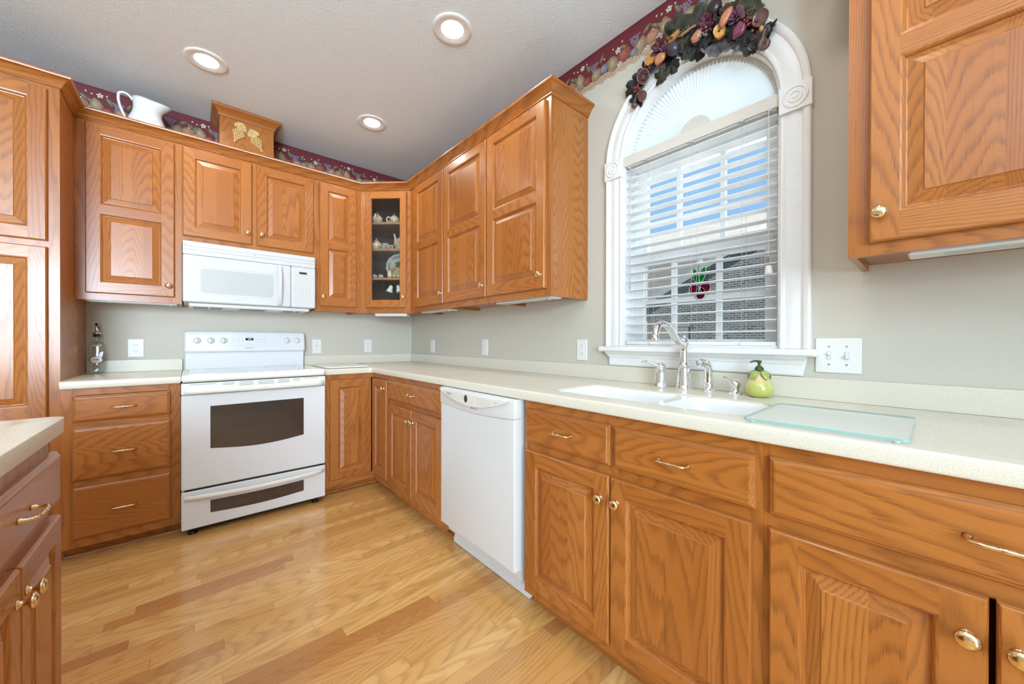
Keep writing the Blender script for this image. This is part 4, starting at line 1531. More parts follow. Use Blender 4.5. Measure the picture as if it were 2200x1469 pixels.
rings = []
for i in range(17):
    t = i / 16
    z = 1.367 + (1.650 - 1.367) * t
    k = math.sin(PI * t) ** 0.6 if 0 < t < 1 else 0
    yc = MF - 0.004 - 0.030 * k
    rings.append([(0.517 + 0.0125 * math.cos(a) * (0.9 + 0.25 * abs(t - .5)), yc + 0.008 * math.sin(a), z) for a in [2 * PI * j / 12 for j in range(12)]])
m.loft(rings, True, (True, True), True)
m.build('door_handle', MWWHITE, md)
text_mesh('lettering', 'Frigidaire', 0.014, LGREY, md, (0.275, MF - 0.0006, 1.393), (PI / 2, 0, 0), shear=0.25)
m = MB()
m.box(DX1 + 0.001, MF, MZ0, MWW, -0.352, 1.6585, bevel=0.005)
cp_ = m.build('control_panel', MWWHITE, mw)
m = MB()
m.box(0.640, MF - 0.0012, 1.6085, 0.690, MF + 0.001, 1.6235)
m.build('display', plain('amber_dark_display', (0.05, 0.04, 0.015), 0.2), cp_)
m = MB()
m.box(0.606, MF - 0.0008, 1.5985, 0.730, MF, 1.600)
m.box(0.606, MF - 0.0008, 1.402, 0.730, MF, 1.4034)
RK = random.Random(3)
for r_ in range(11):
    z = 1.583 - r_ * 0.0165
    nn = 5 if r_ not in (0, 2, 8, 10) else 4
    for c_ in range(nn):
        x = 0.615 + c_ * 0.0235 + (0.011 if nn == 4 else 0)
        if 5 <= r_ <= 7 and c_ < 5:
            m.box(x - 0.003, MF - 0.0008, z - 0.004, x + 0.003, MF, z + 0.004)
        else:
            m.box(x - 0.006, MF - 0.0008, z - 0.001, x + RK.uniform(0.003, 0.006), MF, z + 0.001)
m.build('keypad_print', LGREY, cp_)

# ---------------------------------------------------------------- dishwasher (local x = -y, front faces the room)
dw = empty('dishwasher', (0, -1.6985, 0), 'white built-in dishwasher between the oak base cabinets', 'dishwasher', None, RW)
DF = -0.652
DWW = 0.6035
m = MB()
m.box(0.012, -0.606, 0.09, DWW - 0.004, -0.02, 0.868)
m.build('tub', WHITEP, dw)
m = MB()
m.box(0.004, -0.566, 0.003, DWW + 0.010, -0.548, 0.128, bevel=0.002)
m.box(0.004, -0.569, 0.003, DWW + 0.010, -0.566, 0.030)
tp = m.build('toe_panel', WHITEP, dw)
for x in (0.016, DWW):
    for z in (0.05, 0.105):
        m = MB()
        m.lathe([(0.004, 0), (0.004, 0.002), (0, 0.003)], (x, -0.566, z), axis='-y', n=10)
        m.build('screw', GREY, tp)
m = MB()
bot = 0.787
arcb = [(DWW * t / 16, bot - 0.016 * math.sin(PI * t / 16)) for t in range(17)]
m.poly_prism([(0, 0.139), (DWW, 0.139)] + arcb[::-1], [], -0.608, -0.649, lambda u, v, h: (u, h, v))
o = m.build('door', WHITEP, dw)
bevel_mesh(o, 0.005, 3, lambda a, b: abs(a.y + 0.649) < 1e-4 and abs(b.y + 0.649) < 1e-4)
m = MB()
m.poly_prism([(p[0], p[1] + 0.0015) for p in arcb] + [(DWW, 0.8705), (0, 0.8705)], [], -0.608, -0.652, lambda u, v, h: (u, h, v))
cp2 = m.build('control_panel', WHITEP, dw)
bevel_mesh(cp2, 0.005, 3, lambda a, b: abs(a.y + 0.652) < 1e-4 and abs(b.y + 0.652) < 1e-4)
lens = [(0.004, 0.862)] + [(0.004 + (DWW - 0.03) * t / 20, 0.862 - 0.058 * math.sin(PI * t / 20) ** 0.85) for t in range(1, 20)] + [(DWW - 0.026, 0.862)]
m = MB()
m.poly_prism(lens, [], DF, DF - 0.012, lambda u, v, h: (u, h, v))
ln_ = m.build('console_lens', CREAM, cp2)
bevel_mesh(ln_, 0.004, 3, lambda a, b: abs(a.y - DF + 0.012) < 1e-4 and abs(b.y - DF + 0.012) < 1e-4)
LF = DF - 0.0122
m = MB()
m.lathe([(0.0185, 0), (0.0185, 0.001), (0, 0.0012)], (0.262, LF, 0.838), axis='-y', n=24, squash=(0.72, 1.0))
m.build('status_dial', plain('dark_grey_dial', (0.045, 0.04, 0.035), 0.4), ln_)
m = MB()
for c_ in range(4):
    for r_ in range(3):
        m.box(0.36 + c_ * 0.026, LF - 0.0006, 0.846 - r_ * 0.012, 0.372 + c_ * 0.026, LF, 0.8475 - r_ * 0.012)
        m.box(0.36 + c_ * 0.026, LF - 0.0006, 0.850 - r_ * 0.012, 0.366 + c_ * 0.026, LF, 0.8512 - r_ * 0.012)
m.box(0.49, LF - 0.0006, 0.843, 0.504, LF, 0.848)
m.box(0.225, LF - 0.0006, 0.845, 0.236, LF, 0.846)
m.box(0.225, LF - 0.0006, 0.838, 0.234, LF, 0.839)
m.box(0.29, LF - 0.0006, 0.822, 0.318, LF, 0.8232)
m.box(0.318, LF - 0.0006, 0.846, 0.335, LF, 0.847)
m.build('console_print', LGREY, ln_)
text_mesh('lettering', 'Frigidaire', 0.013, GREY, ln_, (0.105, LF - 0.0005, 0.8475), (PI / 2, 0, 0), shear=0.25)
m = MB()
m.box(0.292, DF - 0.004, 0.794, 0.345, DF, 0.7985, bevel=0.001)
m.build('latch', CHROME, cp2)


# ---------------------------------------------------------------- outlets and switches
def plate(kind, wall, c, z0, z1, wd, label):
    if wall == 'back':
        e = empty('wall_outlet' if kind == 'outlet' else 'light_switch', (c, 0, (z0 + z1) / 2), label, 'outlet' if kind == 'outlet' else 'switch', 'outlets and switches above the counter')
    else:
        e = empty('wall_outlet' if kind == 'outlet' else 'light_switch', (0, c, (z0 + z1) / 2), label, 'outlet' if kind == 'outlet' else 'switch', 'outlets and switches above the counter', RW)
    h = (z1 - z0) / 2
    m = MB()
    m.box(-wd / 2, -0.006, -h, wd / 2, -0.0004, h, bevel=0.0025)
    m.build('cover_plate', PLATE, e)
    if kind == 'outlet':
        for zz in (0.020, -0.020):
            m = MB()
            m.poly_prism(rrect(-0.017, zz - 0.0145, 0.017, zz + 0.0145, 0.008, 4), [], -0.006, -0.008, lambda u, v, q: (u, q, v))
            r_ = m.build('receptacle', PLATE, e)
            m = MB()
            for xx in (-0.0065, 0.0065):
                m.box(xx - 0.0012, -0.0084, zz - 0.001, xx + 0.0012, -0.0079, zz + 0.0075)
            m.lathe([(0.0026, 0), (0.0026, 0.0005)], (0, -0.0079, zz - 0.007), axis='-y', n=10)
            m.build('slots', GREY, r_)
    else:
        n = 2 if wd > 0.1 else 1
        for k in range(n):
            xx = 0 if n == 1 else (-0.023, 0.023)[k]
            m = MB()
            m.box(xx - 0.0062, -0.0066, -0.0135, xx + 0.0062, -0.006, 0.0135)
            m.build('toggle_gap', LGREY, e)
            m = MB()
            m.box(xx - 0.0050, -0.0085, -0.0120, xx + 0.0050, -0.006, 0.0120, bevel=0.0008)
            sl = m.build('toggle_frame', PLATE, e)
            m = MB()
            s_ = 1 if k == 0 else -1
            m.tube([(xx, -0.007, 0.001 * s_), (xx, -0.013, 0.004 * s_), (xx, -0.018, 0.008 * s_)], [.0042, .004, .0032], 8)
            m.build('toggle', PLATE, sl)
            m = MB()
            for zz in (0.031, -0.031):
                m.lathe([(0.003, 0), (0.003, 0.001), (0, 0.0014)], (xx, -0.006, zz), axis='-y', n=10)
            m.build('screw', GREY, e)
    return e


plate('outlet', 'back', -1.9475, 1.008, 1.128, 0.076, 'white duplex outlet right of the clear oil bottle')
plate('switch', 'back', -0.866, 1.010, 1.130, 0.070, 'white single toggle switch on the back wall right of the range')
plate('outlet', 'back', -0.434, 1.010, 1.130, 0.070, 'white duplex outlet on the back wall nearest the room corner')
plate('outlet', 'right', -0.438, 1.010, 1.130, 0.070, 'white duplex outlet on the window wall nearest the room corner')
plate('outlet', 'right', -1.235, 1.010, 1.131, 0.072, 'white duplex outlet on the window wall, the middle one of three there')
plate('outlet', 'right', -2.148, 1.010, 1.129, 0.072, 'white duplex outlet just left of the arched window')
plate('switch', 'right', -3.2435, 1.011, 1.131, 0.120, 'wide white double toggle switch plate right of the arched window')


# ---------------------------------------------------------------- under-cabinet lights
def ucl(loc, L, rot, label, slots=3):
    e = empty('under_cabinet_light', loc, label, 'light fixture', 'slim white under-cabinet lights', rot)
    m = MB()
    m.box(0, 0, -0.024, L, 0.085, -0.001, bevel=0.004)
    b = m.build('housing', WHITEP, e)
    m = MB()
    g_ = L / slots
    for k in range(slots):
        m.box(k * g_ + g_ * 0.15, 0.02, -0.0255, k * g_ + g_ * 0.85, 0.06, -0.0238)
    m.build('diffuser', LGREY, b)
    m = MB()
    m.tube([(L - 0.03, 0.02, -0.024), (L - 0.03, 0.02, -0.031)], 0.004, 10)
    m.build('switch', WHITEP, b)
    return e


zz = UB + 0.018
ucl((-2.125, -0.288, zz - 0.001), 0.385, 0, 'slim white under-cabinet light below the cabinet left of the microwave')
ucl((-0.512, -0.378, UB - 0.0005), 0.27, dang, 'slim white under-cabinet light below the glass-door corner cabinet')
ucl((-0.268, -0.72, zz - 0.001), 0.42, RW, 'slim white under-cabinet light nearest the room corner on the window wall')
o = ucl((-0.272, -1.70, zz - 0.001), 0.46, RW, 'slim white under-cabinet light nearest the arched window')
ucl((-0.272, -3.415, zz - 0.001), 0.42, RW, 'slim white under-cabinet light below the cabinet right of the window', 1)

# ---------------------------------------------------------------- arched window (local frame: a = right, b = up, c = into the room)
WF = Matrix(((0, 0, -1, 0), (-1, 0, 0, 0), (0, 1, 0, 0), (0, 0, 0, 1)))     # (a, b, c) -> world (-c, -a, b)
AC = -WCY                                                                    # centre in a


def wobj(mb, name, mat, parent=None, angle=None, ofs=(0, 0, 0)):
    o = mb.build(name, mat, None, angle)
    M = WF @ Matrix.Translation(ofs)
    if parent is not None:
        o.parent = parent
        o.matrix_parent_inverse = Matrix.Identity(4)
        o.matrix_local = parent.matrix_basis.inverted() @ M if parent.parent is None else Matrix.Identity(4)
    else:
        o.matrix_basis = M
    return o


def arch_ring(mb, r0, r1, c0, c1, z0, n=36, legs=True):
    """Arch-shaped frame: half ring plus straight legs down to z0."""
    def L(r):
        a = [(AC + r * math.cos(PI * i / n), WCZ + r * math.sin(PI * i / n)) for i in range(n + 1)]
        return ([(AC + r, z0)] if legs else []) + a + ([(AC - r, z0)] if legs else [])
    A, B = L(r0), L(r1)
    for i in range(len(A) - 1):
        sm = True
        mb.face([(*A[i], c1), (*B[i], c1), (*B[i + 1], c1), (*A[i + 1], c1)], smooth=False)
        mb.face([(*A[i + 1], c0), (*B[i + 1], c0), (*B[i], c0), (*A[i], c0)], smooth=False)
        mb.face([(*A[i], c0), (*A[i], c1), (*A[i + 1], c1), (*A[i + 1], c0)], smooth=sm)
        mb.face([(*B[i], c1), (*B[i], c0), (*B[i + 1], c0), (*B[i + 1], c1)], smooth=sm)
    for k in (0, -1):
        q = [(*A[k], c0), (*B[k], c0), (*B[k], c1), (*A[k], c1)]
        mb.face(q if k == 0 else q[::-1])


# jamb lining is the window's own mesh
m = MB()
arch_ring(m, RIN - 0.008, RIN - 0.0003, -0.148, -0.0005, OZ0 + 0.0005)
m.box(AC - RIN + 0.009, OZ0 + 0.0003, -0.148, AC + RIN - 0.009, OZ0 + 0.008, -0.0005)
win = wobj(m, 'window_1', TRIM, None, 30)
win['kind'] = 'structure'
win['label'] = 'white arched window over the sink'
m = MB()
arch_ring(m, RIN - 0.030, RIN - 0.0085, -0.125, -0.062, OZ0 + 0.009)
wobj(m, 'window_frame', TRIM, win, 30)
CP = [(0.0, 0.0006), (0.0, .012), (.004, .015), (.012, .015), (.018, .011), (.030, .014), (.040, .0155), (.050, .0145), (.060, .012), (.066, .012), (.070, .017), (.078, .021), (.088, .022), (.093, .019), (.095, 0.0006)]
m = MB()
rings = []
for i in range(37):
    a = 0.035 + (PI - 0.07) * i / 36
    rings.append([(AC + (RIN + u) * math.cos(a), WCZ + (RIN + u) * math.sin(a), c) for u, c in CP])
m.loft(rings, False, (True, True), True)
wobj(m, 'arch_casing', TRIM, win, 25)
for sg in (1, -1):
    m = MB()
    rings = [[(AC + sg * (RIN + u), z, c) for u, c in CP] for z in (OZ0 + 0.0005, 1.9565)]
    m.loft(rings if sg < 0 else rings[::-1], False, (True, True), True)
    wobj(m, 'side_casing', TRIM, win, 25)
    m = MB()
    cx = AC + sg * (RIN + 0.048)
    m.box(cx - 0.0495, 1.957, 0.0006, cx + 0.0495, 2.054, 0.026, bevel=0.002)
    m.lathe([(0.040, 0.0258), (0.038, 0.029), (0.034, 0.030), (0.030, 0.0262), (0.024, 0.0262), (0.021, 0.030), (0.016, 0.0305), (0.013, 0.0265), (0.009, 0.0265), (0.007, 0.031), (0.0, 0.032)], (cx, 2.0055, 0), n=28)
    wobj(m, 'rosette', TRIM, win, 25)
m = MB()
m.box(AC - 0.450, 1.066, 0.0005, AC + 0.452, 1.0918, 0.056, bevel=0.006)
wobj(m, 'stool', TRIM, win)
m = MB()
ap = [(0.0006, 1.0655), (0.042, 1.0655), (0.041, 1.061), (0.036, 1.056), (0.028, 1.050), (0.024, 1.042), (0.024, 1.038), (0.020, 1.036), (0.019, 1.030), (0.019, 1.000), (0.016, 0.996), (0.014, 0.9935), (0.0006, 0.9935)]
L0 = [(AC - 0.428 + (0.024 if z < 1.05 else 0.012) - (0.042 - c) * 0.0, z, c) for c, z in ap]
R0 = [(AC + 0.430 - (0.024 if z < 1.05 else 0.012), z, c) for c, z in ap]
m.loft([L0, R0], True, (True, True), False)
wobj(m, 'apron', TRIM, win)


def sash(name, z0, z1, c0, c1, gl, mz, mv):
    """gl = (a0, a1, b0, b1) glass opening, mz = horizontal muntin centres, mv = vertical muntin centres."""
    m = MB()
    a0, a1, b0, b1 = gl
    ow = RIN - 0.0305
    m.poly_prism([(AC - ow, z0), (AC + ow, z0), (AC + ow, z1), (AC - ow, z1)], [[(a0, b0), (a1, b0), (a1, b1), (a0, b1)]], c0, c1, lambda u, v, h: (u, v, h))
    for v in mv:
        m.box(v - 0.0105, b0, c0 + 0.004, v + 0.0105, b1, c1 - 0.004)
    for v in mz:
        m.box(a0, v - 0.011, c0 + 0.005, a1, v + 0.011, c1 - 0.005)
    s_ = wobj(m, name, TRIM, win)
    g = MB()
    cm = (c0 + c1) / 2
    g.box(a0 - 0.004, b0 - 0.004, cm - 0.002, a1 + 0.004, b1 + 0.004, cm + 0.002)
    o = g.build('glass', PANE, s_)
    return s_


sash('upper_sash', 1.535, 1.985, -0.123, -0.096, (2.4875, 3.0085, 1.572, 1.955), [1.7135], [2.6485, 2.8435])
sash('lower_sash', OZ0 + 0.009, 1.571, -0.0955, -0.064, (2.4850, 3.0130, 1.128, 1.497), [1.316], [2.638, 2.838])
m = MB()
m.box(2.470, 1.105, -0.132, 3.020, 1.545, -0.1305)
wobj(m, 'insect_screen', SCREEN, win)
m = MB()
m.box(AC - RIN + 0.0305, 1.985, -0.124, AC + RIN - 0.0305, 2.062, -0.062, bevel=0.003)
wobj(m, 'transom_bar', TRIM, win)
m = MB()
m.poly_prism([(AC + 0.30 * math.cos(PI * i / 24), 2.063 + 0.285 * math.sin(PI * i / 24)) for i in range(25)], [], -0.104, -0.100, lambda u, v, h: (u, v, h))
wobj(m, 'arch_glass', PANE, win)

# pleated fan shade in the arch
m = MB()
npl = 54
zc = 2.066
rows = []
for i in range(npl * 2 + 1):
    a = PI * i / (npl * 2)
    dz = 0.015 if i % 2 else 0.0
    ca, sa = math.cos(a), math.sin(a)
    r1 = 0.318
    yb_ = WCZ - zc
    ro = -(-yb_ * sa) + math.sqrt(max(0, (yb_ * sa) ** 2 - (yb_ * yb_ - r1 * r1)))
    rows.append([(AC + r * ca, zc + r * sa, -0.066 + dz * (0.4 + 0.6 * (r - 0.06) / 0.26)) for r in (0.066, 0.15, 0.23, max(0.24, ro))])
for i in range(len(rows) - 1):
    for k in range(3):
        m.face([rows[i][k], rows[i][k + 1], rows[i + 1][k + 1], rows[i + 1][k]][::-1])
sh = wobj(m, 'fan_shade', SHADE)
tag(sh, 'white pleated fan shade filling the arch at the top of the window', 'shade')
m = MB()
m.poly_prism([(AC + 0.069 * math.cos(PI * i / 16), zc - 0.002 + 0.075 * math.sin(PI * i / 16)) for i in range(17)], [], -0.058, -0.052, lambda u, v, h: (u, v, h))
o = m.build('hub', VAL, sh)

# horizontal blind
BA0, BA1 = 2.4235, 3.0685
hb = MB()
hb.box(BA0 + 0.004, 2.0, -0.045, BA1 - 0.004, 2.048, -0.006)
bl = wobj(hb, 'window_blind', WHITEP)
tag(bl, 'white two-inch horizontal window blind lowered with open slats', 'blind')
m = MB()
m.box(BA0 - 0.009, 2.006, -0.0055, BA1 + 0.007, 2.0555, 0.0035, bevel=0.0015)
m.build('valance', VAL, bl)
for a in (2.53, 2.75, 2.95, 3.045):
    m = MB()
    m.box(a - 0.006, 2.000, -0.004, a + 0.006, 2.010, 0.005)
    m.build('valance_clip', LGREY, bl)
SL = []
z = 1.159
tilt = 0.02
for i in range(20):
    m = MB() if i == 0 else None
    if i == 0:
        rings = []
        for a in (BA0 + 0.003, BA1 - 0.003):
            top, bot = [], []
            for k in range(7):
                t = k / 6 - 0.5
                c = t * 0.050
                crown_z = 0.0022 * (1 - 4 * t * t)
                top.append((a, c * tilt + crown_z + 0.0014, c))
                bot.append((a, c * tilt + crown_z - 0.0014, c))
            rings.append(top + bot[::-1])
        m.loft(rings, True, (True, True), False)
        s0 = m.build('slat', SLAT, bl)
        s0.location = (0, z, -0.0265)
    else:
        copy_obj(s0, 'slat', bl, (0, z + i * 0.04325, -0.0265))
m = MB()
m.box(BA0 + 0.003, 1.1015, -0.052, BA1 - 0.003, 1.1175, -0.001, bevel=0.003)
br_ = m.build('bottom_rail', SLAT, bl)
for a in (2.552, 2.944):
    m = MB()
    m.lathe([(0.007, 0), (0.006, 0.002), (0, 0.003)], (a, 1.109, -0.001), n=12)
    m.build('cord_plug', WHITEP, br_)
for a in (2.546, 2.751, 2.949):
    for c in (-0.0535, 0.0005):
        m = MB()
        m.tube([(a, 1.118, c), (a, 1.5, c), (a, 2.0, c)], 0.0007, 6)
        m.build('ladder_cord', LGREY, bl)
m = MB()
m.tube([(2.4515, 1.992, 0.006), (2.4515, 1.7, 0.006), (2.4495, 1.378, 0.006)], 0.0036, 8)
m.tube([(2.4515, 1.990, 0.006), (2.452, 2.000, 0.004), (2.454, 1.998, -0.001)], 0.0018, 8)
m.build('tilt_wand', plain('clear_grey_wand', (0.55, 0.56, 0.56), 0.15), bl)
m = MB()
m.tube([(3.041, 2.004, 0.004), (3.041, 1.7, 0.004), (3.041, 1.445, 0.004)], 0.0012, 6)
lc_ = m.build('lift_cord', PLATE, bl)
m = MB()
m.lathe([(0.0, 0.0), (0.005, 0.001), (0.006, 0.012), (0.005, 0.024), (0.0, 0.026)], n=12, M=Matrix.Translation((3.0385, 1.421, 0.004)) @ Matrix.Rotation(-PI / 2, 4, 'X'))
m.build('wooden_tassel', plain('brown_tassel', (0.30, 0.20, 0.15), 0.5), lc_)
m = MB()
m.lathe([(0.006, 0), (0.0105, 0.002), (0.0135, 0.030), (0.0115, 0.034), (0.0, 0.035)][::1], n=14, M=Matrix.Translation((3.0425, 1.410, 0.004)) @ Matrix.Rotation(PI / 2, 4, 'X'))
m.build('tassel', PLATE, lc_)

# stained glass sun catcher hung on the lower sash
sc_c = -0.0595
m = MB()


def blob(cx, cy, rx, ry, rot, n=22, pinch=0.0):
    out = []
    for i in range(n):
        a = 2 * PI * i / n
        x, y = rx * math.cos(a) * (1 - pinch * abs(math.sin(a)) ** 2 * math.sin(a)), ry * math.sin(a)
        out.append((cx + x * math.cos(rot) - y * math.sin(rot), cy + x * math.sin(rot) + y * math.cos(rot)))
    return out


m = MB()
m.tube([(2.7585, 1.474, sc_c + 0.003), (2.764, 1.470, sc_c + 0.004), (2.764, 1.461, sc_c + 0.004), (2.757, 1.457, sc_c + 0.003), (2.757, 1.44, sc_c + 0.001), (2.759, 1.39, sc_c), (2.762, 1.33, sc_c)], 0.0013, 8)
sun_c = wobj(m, 'sun_catcher', plain('dark_lead_line', (0.05, 0.05, 0.05), 0.5))
tag(sun_c, 'small stained glass red fruit with green leaves hung on the window behind the blind', 'sun catcher')
for px, pz, rx, rz, rot, mat, nm in ((2.745, 1.418, 0.0125, 0.034, 0.28, STAING, 'leaf'), (2.774, 1.419, 0.0125, 0.034, -0.28, STAING, 'leaf'),
                                     (2.738, 1.356, 0.021, 0.024, 0.2, STAINR, 'fruit'), (2.786, 1.360, 0.022, 0.024, -0.2, STAINR, 'fruit'), (2.766, 1.336, 0.021, 0.026, 0, STAINR, 'fruit')):
    m = MB()
    b_ = blob(px, pz, rx, rz, rot, 22, 0.35 if nm == 'leaf' else 0.15)
    m.poly_prism(b_, [], sc_c - 0.0015 - 0.0008 * (px * 100 % 2), sc_c + 0.0005, lambda u, v, h: (u, v, h))
    s_ = m.build(nm, mat, sun_c)
    m = MB()
    m.tube([(p[0], p[1], sc_c) for p in b_ + b_[:2]], 0.0011, 6)
    m.build('lead_came', CHROME, s_)
m = MB()
m.lathe([(0.017, 0), (0.015, 0.002), (0.006, 0.003), (0.005, 0.006), (0, 0.007)], (2.7595, 1.477, sc_c - 0.0045), n=18)
m.build('suction_cup', WHITEP, sun_c)

# ---------------------------------------------------------------- outside: neighbouring house and lawn
m = MB()
m.box(0.6, -30, -0.62, 40, 30, -0.6)
o = m.build('lawn', GRASS)
tag(o, kind='structure')
HX = 12.6
nh = empty('neighbor_house', (HX, 1.0, -0.6), 'grey brick neighboring house with a shingled roof seen through the window', 'house')
NM = Matrix.Translation((-HX, -1.0, 0.6))
GS = 0.503                       # slope of the gable rake
EY, EZ = 4.42, 2.79              # where the rake meets the eave
GA = -2.8                        # ridge of the front gable


def rake(y):
    return EZ + (EY - max(y, GA)) * GS - (GA - y if y < GA else 0) * GS


zap = rake(GA)
MY = 2 * GA - EY
m = MB()
m.M = NM
m.poly_prism([(EY - 0.1, -0.6), (EY - 0.1, rake(EY - 0.1) - 0.12), (GA, zap - 0.12), (MY + 0.1, rake(EY - 0.1) - 0.12), (MY + 0.1, -0.6)], [], 0.02, 0.3, lambda u, v, h: (HX + h, u, v))
m.box(HX + 0.6, EY - 0.1, -0.6, HX + 0.9, 16.0, EZ - 0.15)
m.build('brick_wall', BRICK, nh)
m = MB()
m.M = NM
EO = 0.45
for s_ in (1, -1):
    y0, y1 = (EY + EO, GA) if s_ > 0 else (MY - EO, GA)
    q = [(y0, EZ - GS * EO), (y1, zap), (y1, zap - 0.30), (y0, EZ - GS * EO - 0.28)]
    m.poly_prism(q if s_ < 0 else q[::-1], [], -0.32, -0.25, lambda u, v, h: (HX + h, u, v))
m.build('rake_board', HOUSEW, nh)
m = MB()
m.M = NM
m.box(HX - 0.1, EY + 0.1, EZ - 0.28, HX, 16.0, EZ)
m.box(HX, EY + 0.1, EZ - 0.28, HX + 0.6, 16.0, EZ - 0.24)
m.build('eave_fascia', HOUSEW, nh)
m = MB()
m.M = NM
rs = 0.667
zr = EZ + 7.4 * rs
for ya, yb2 in ((GA, 18.0), (-24.0, GA)):
    m.face([(HX - 0.12, ya, EZ + 0.01), (HX - 0.12, yb2, EZ + 0.01), (HX + 7.28, yb2, zr), (HX + 7.28, ya, zr)][::-1])
    m.face([(HX + 7.28, ya, zr), (HX + 7.28, yb2, zr), (HX + 14.7, yb2, EZ + 0.01), (HX + 14.7, ya, EZ + 0.01)][::-1])
m.build('main_roof', SHINGLE, nh)
m = MB()
m.M = NM
for s_ in (1, -1):
    y0 = EY + EO if s_ > 0 else MY - EO
    q = [(HX - 0.24, y0, EZ - GS * EO + 0.02), (HX - 0.24, GA, zap + 0.02), (HX + 7, GA, zap + 0.02), (HX + 7, y0, EZ - GS * EO + 0.02)]
    m.face(q if s_ < 0 else q[::-1])
m.build('gable_roof', SHINGLE, nh)
m = MB()
m.M = NM
m.box(HX - 0.06, 2.7, 0.0, HX + 0.02, 3.95, 1.66)
m.box(HX - 0.09, 2.62, 1.66, HX + 0.02, 4.03, 1.78)
m.build('side_door', plain('cream_side_door', (0.62, 0.59, 0.53), 0.5), nh)

# ---------------------------------------------------------------- recessed ceiling lights
CAN = 3.6


def can_light(x, y, label, grp='recessed ceiling lights', power=CAN):
    e = empty('recessed_light', (x, y, CH), label, 'ceiling light', grp)
    m = MB()
    m.lathe([(0.099, -0.0005), (0.0985, -0.004), (0.094, -0.007), (0.085, -0.0075), (0.070, -0.0055), (0.056, -0.0025)], n=40, caps=False)
    m.build('trim_ring', TRIM, e)
    m = MB()
    m.lathe([(0.0, -0.0035), (0.05, -0.0035), (0.0565, -0.0022)], n=32, caps=False)
    m.build('lens', BULB, e)
    l = lamp('lamp_light', 'AREA', (0, 0, -0.012), power, (1.0, 0.94, 0.86), None, shape='DISK', size=0.10)
    l.data.spread = math.radians(150)
    l.parent = e
    return e


can_light(-1.606, -0.742, 'recessed ceiling light nearest the white pitcher, the leftmost one')
can_light(-0.668, -1.842, 'recessed ceiling light nearest the viewer, toward the arched window')
can_light(-0.678, -0.763, 'recessed ceiling light nearest the room corner, smallest in the photo')
can_light(-1.606, -3.0, 'added unseen recessed light above the viewpoint, for even lighting', power=3.0)  # this and the next two are unseen, added to even out the lighting
can_light(-0.668, -3.3, 'added unseen recessed light beside the viewpoint over the sink counter, for even lighting', power=3.0)
can_light(-3.0, -2.2, 'added unseen recessed light over the island, for even lighting', power=3.0)


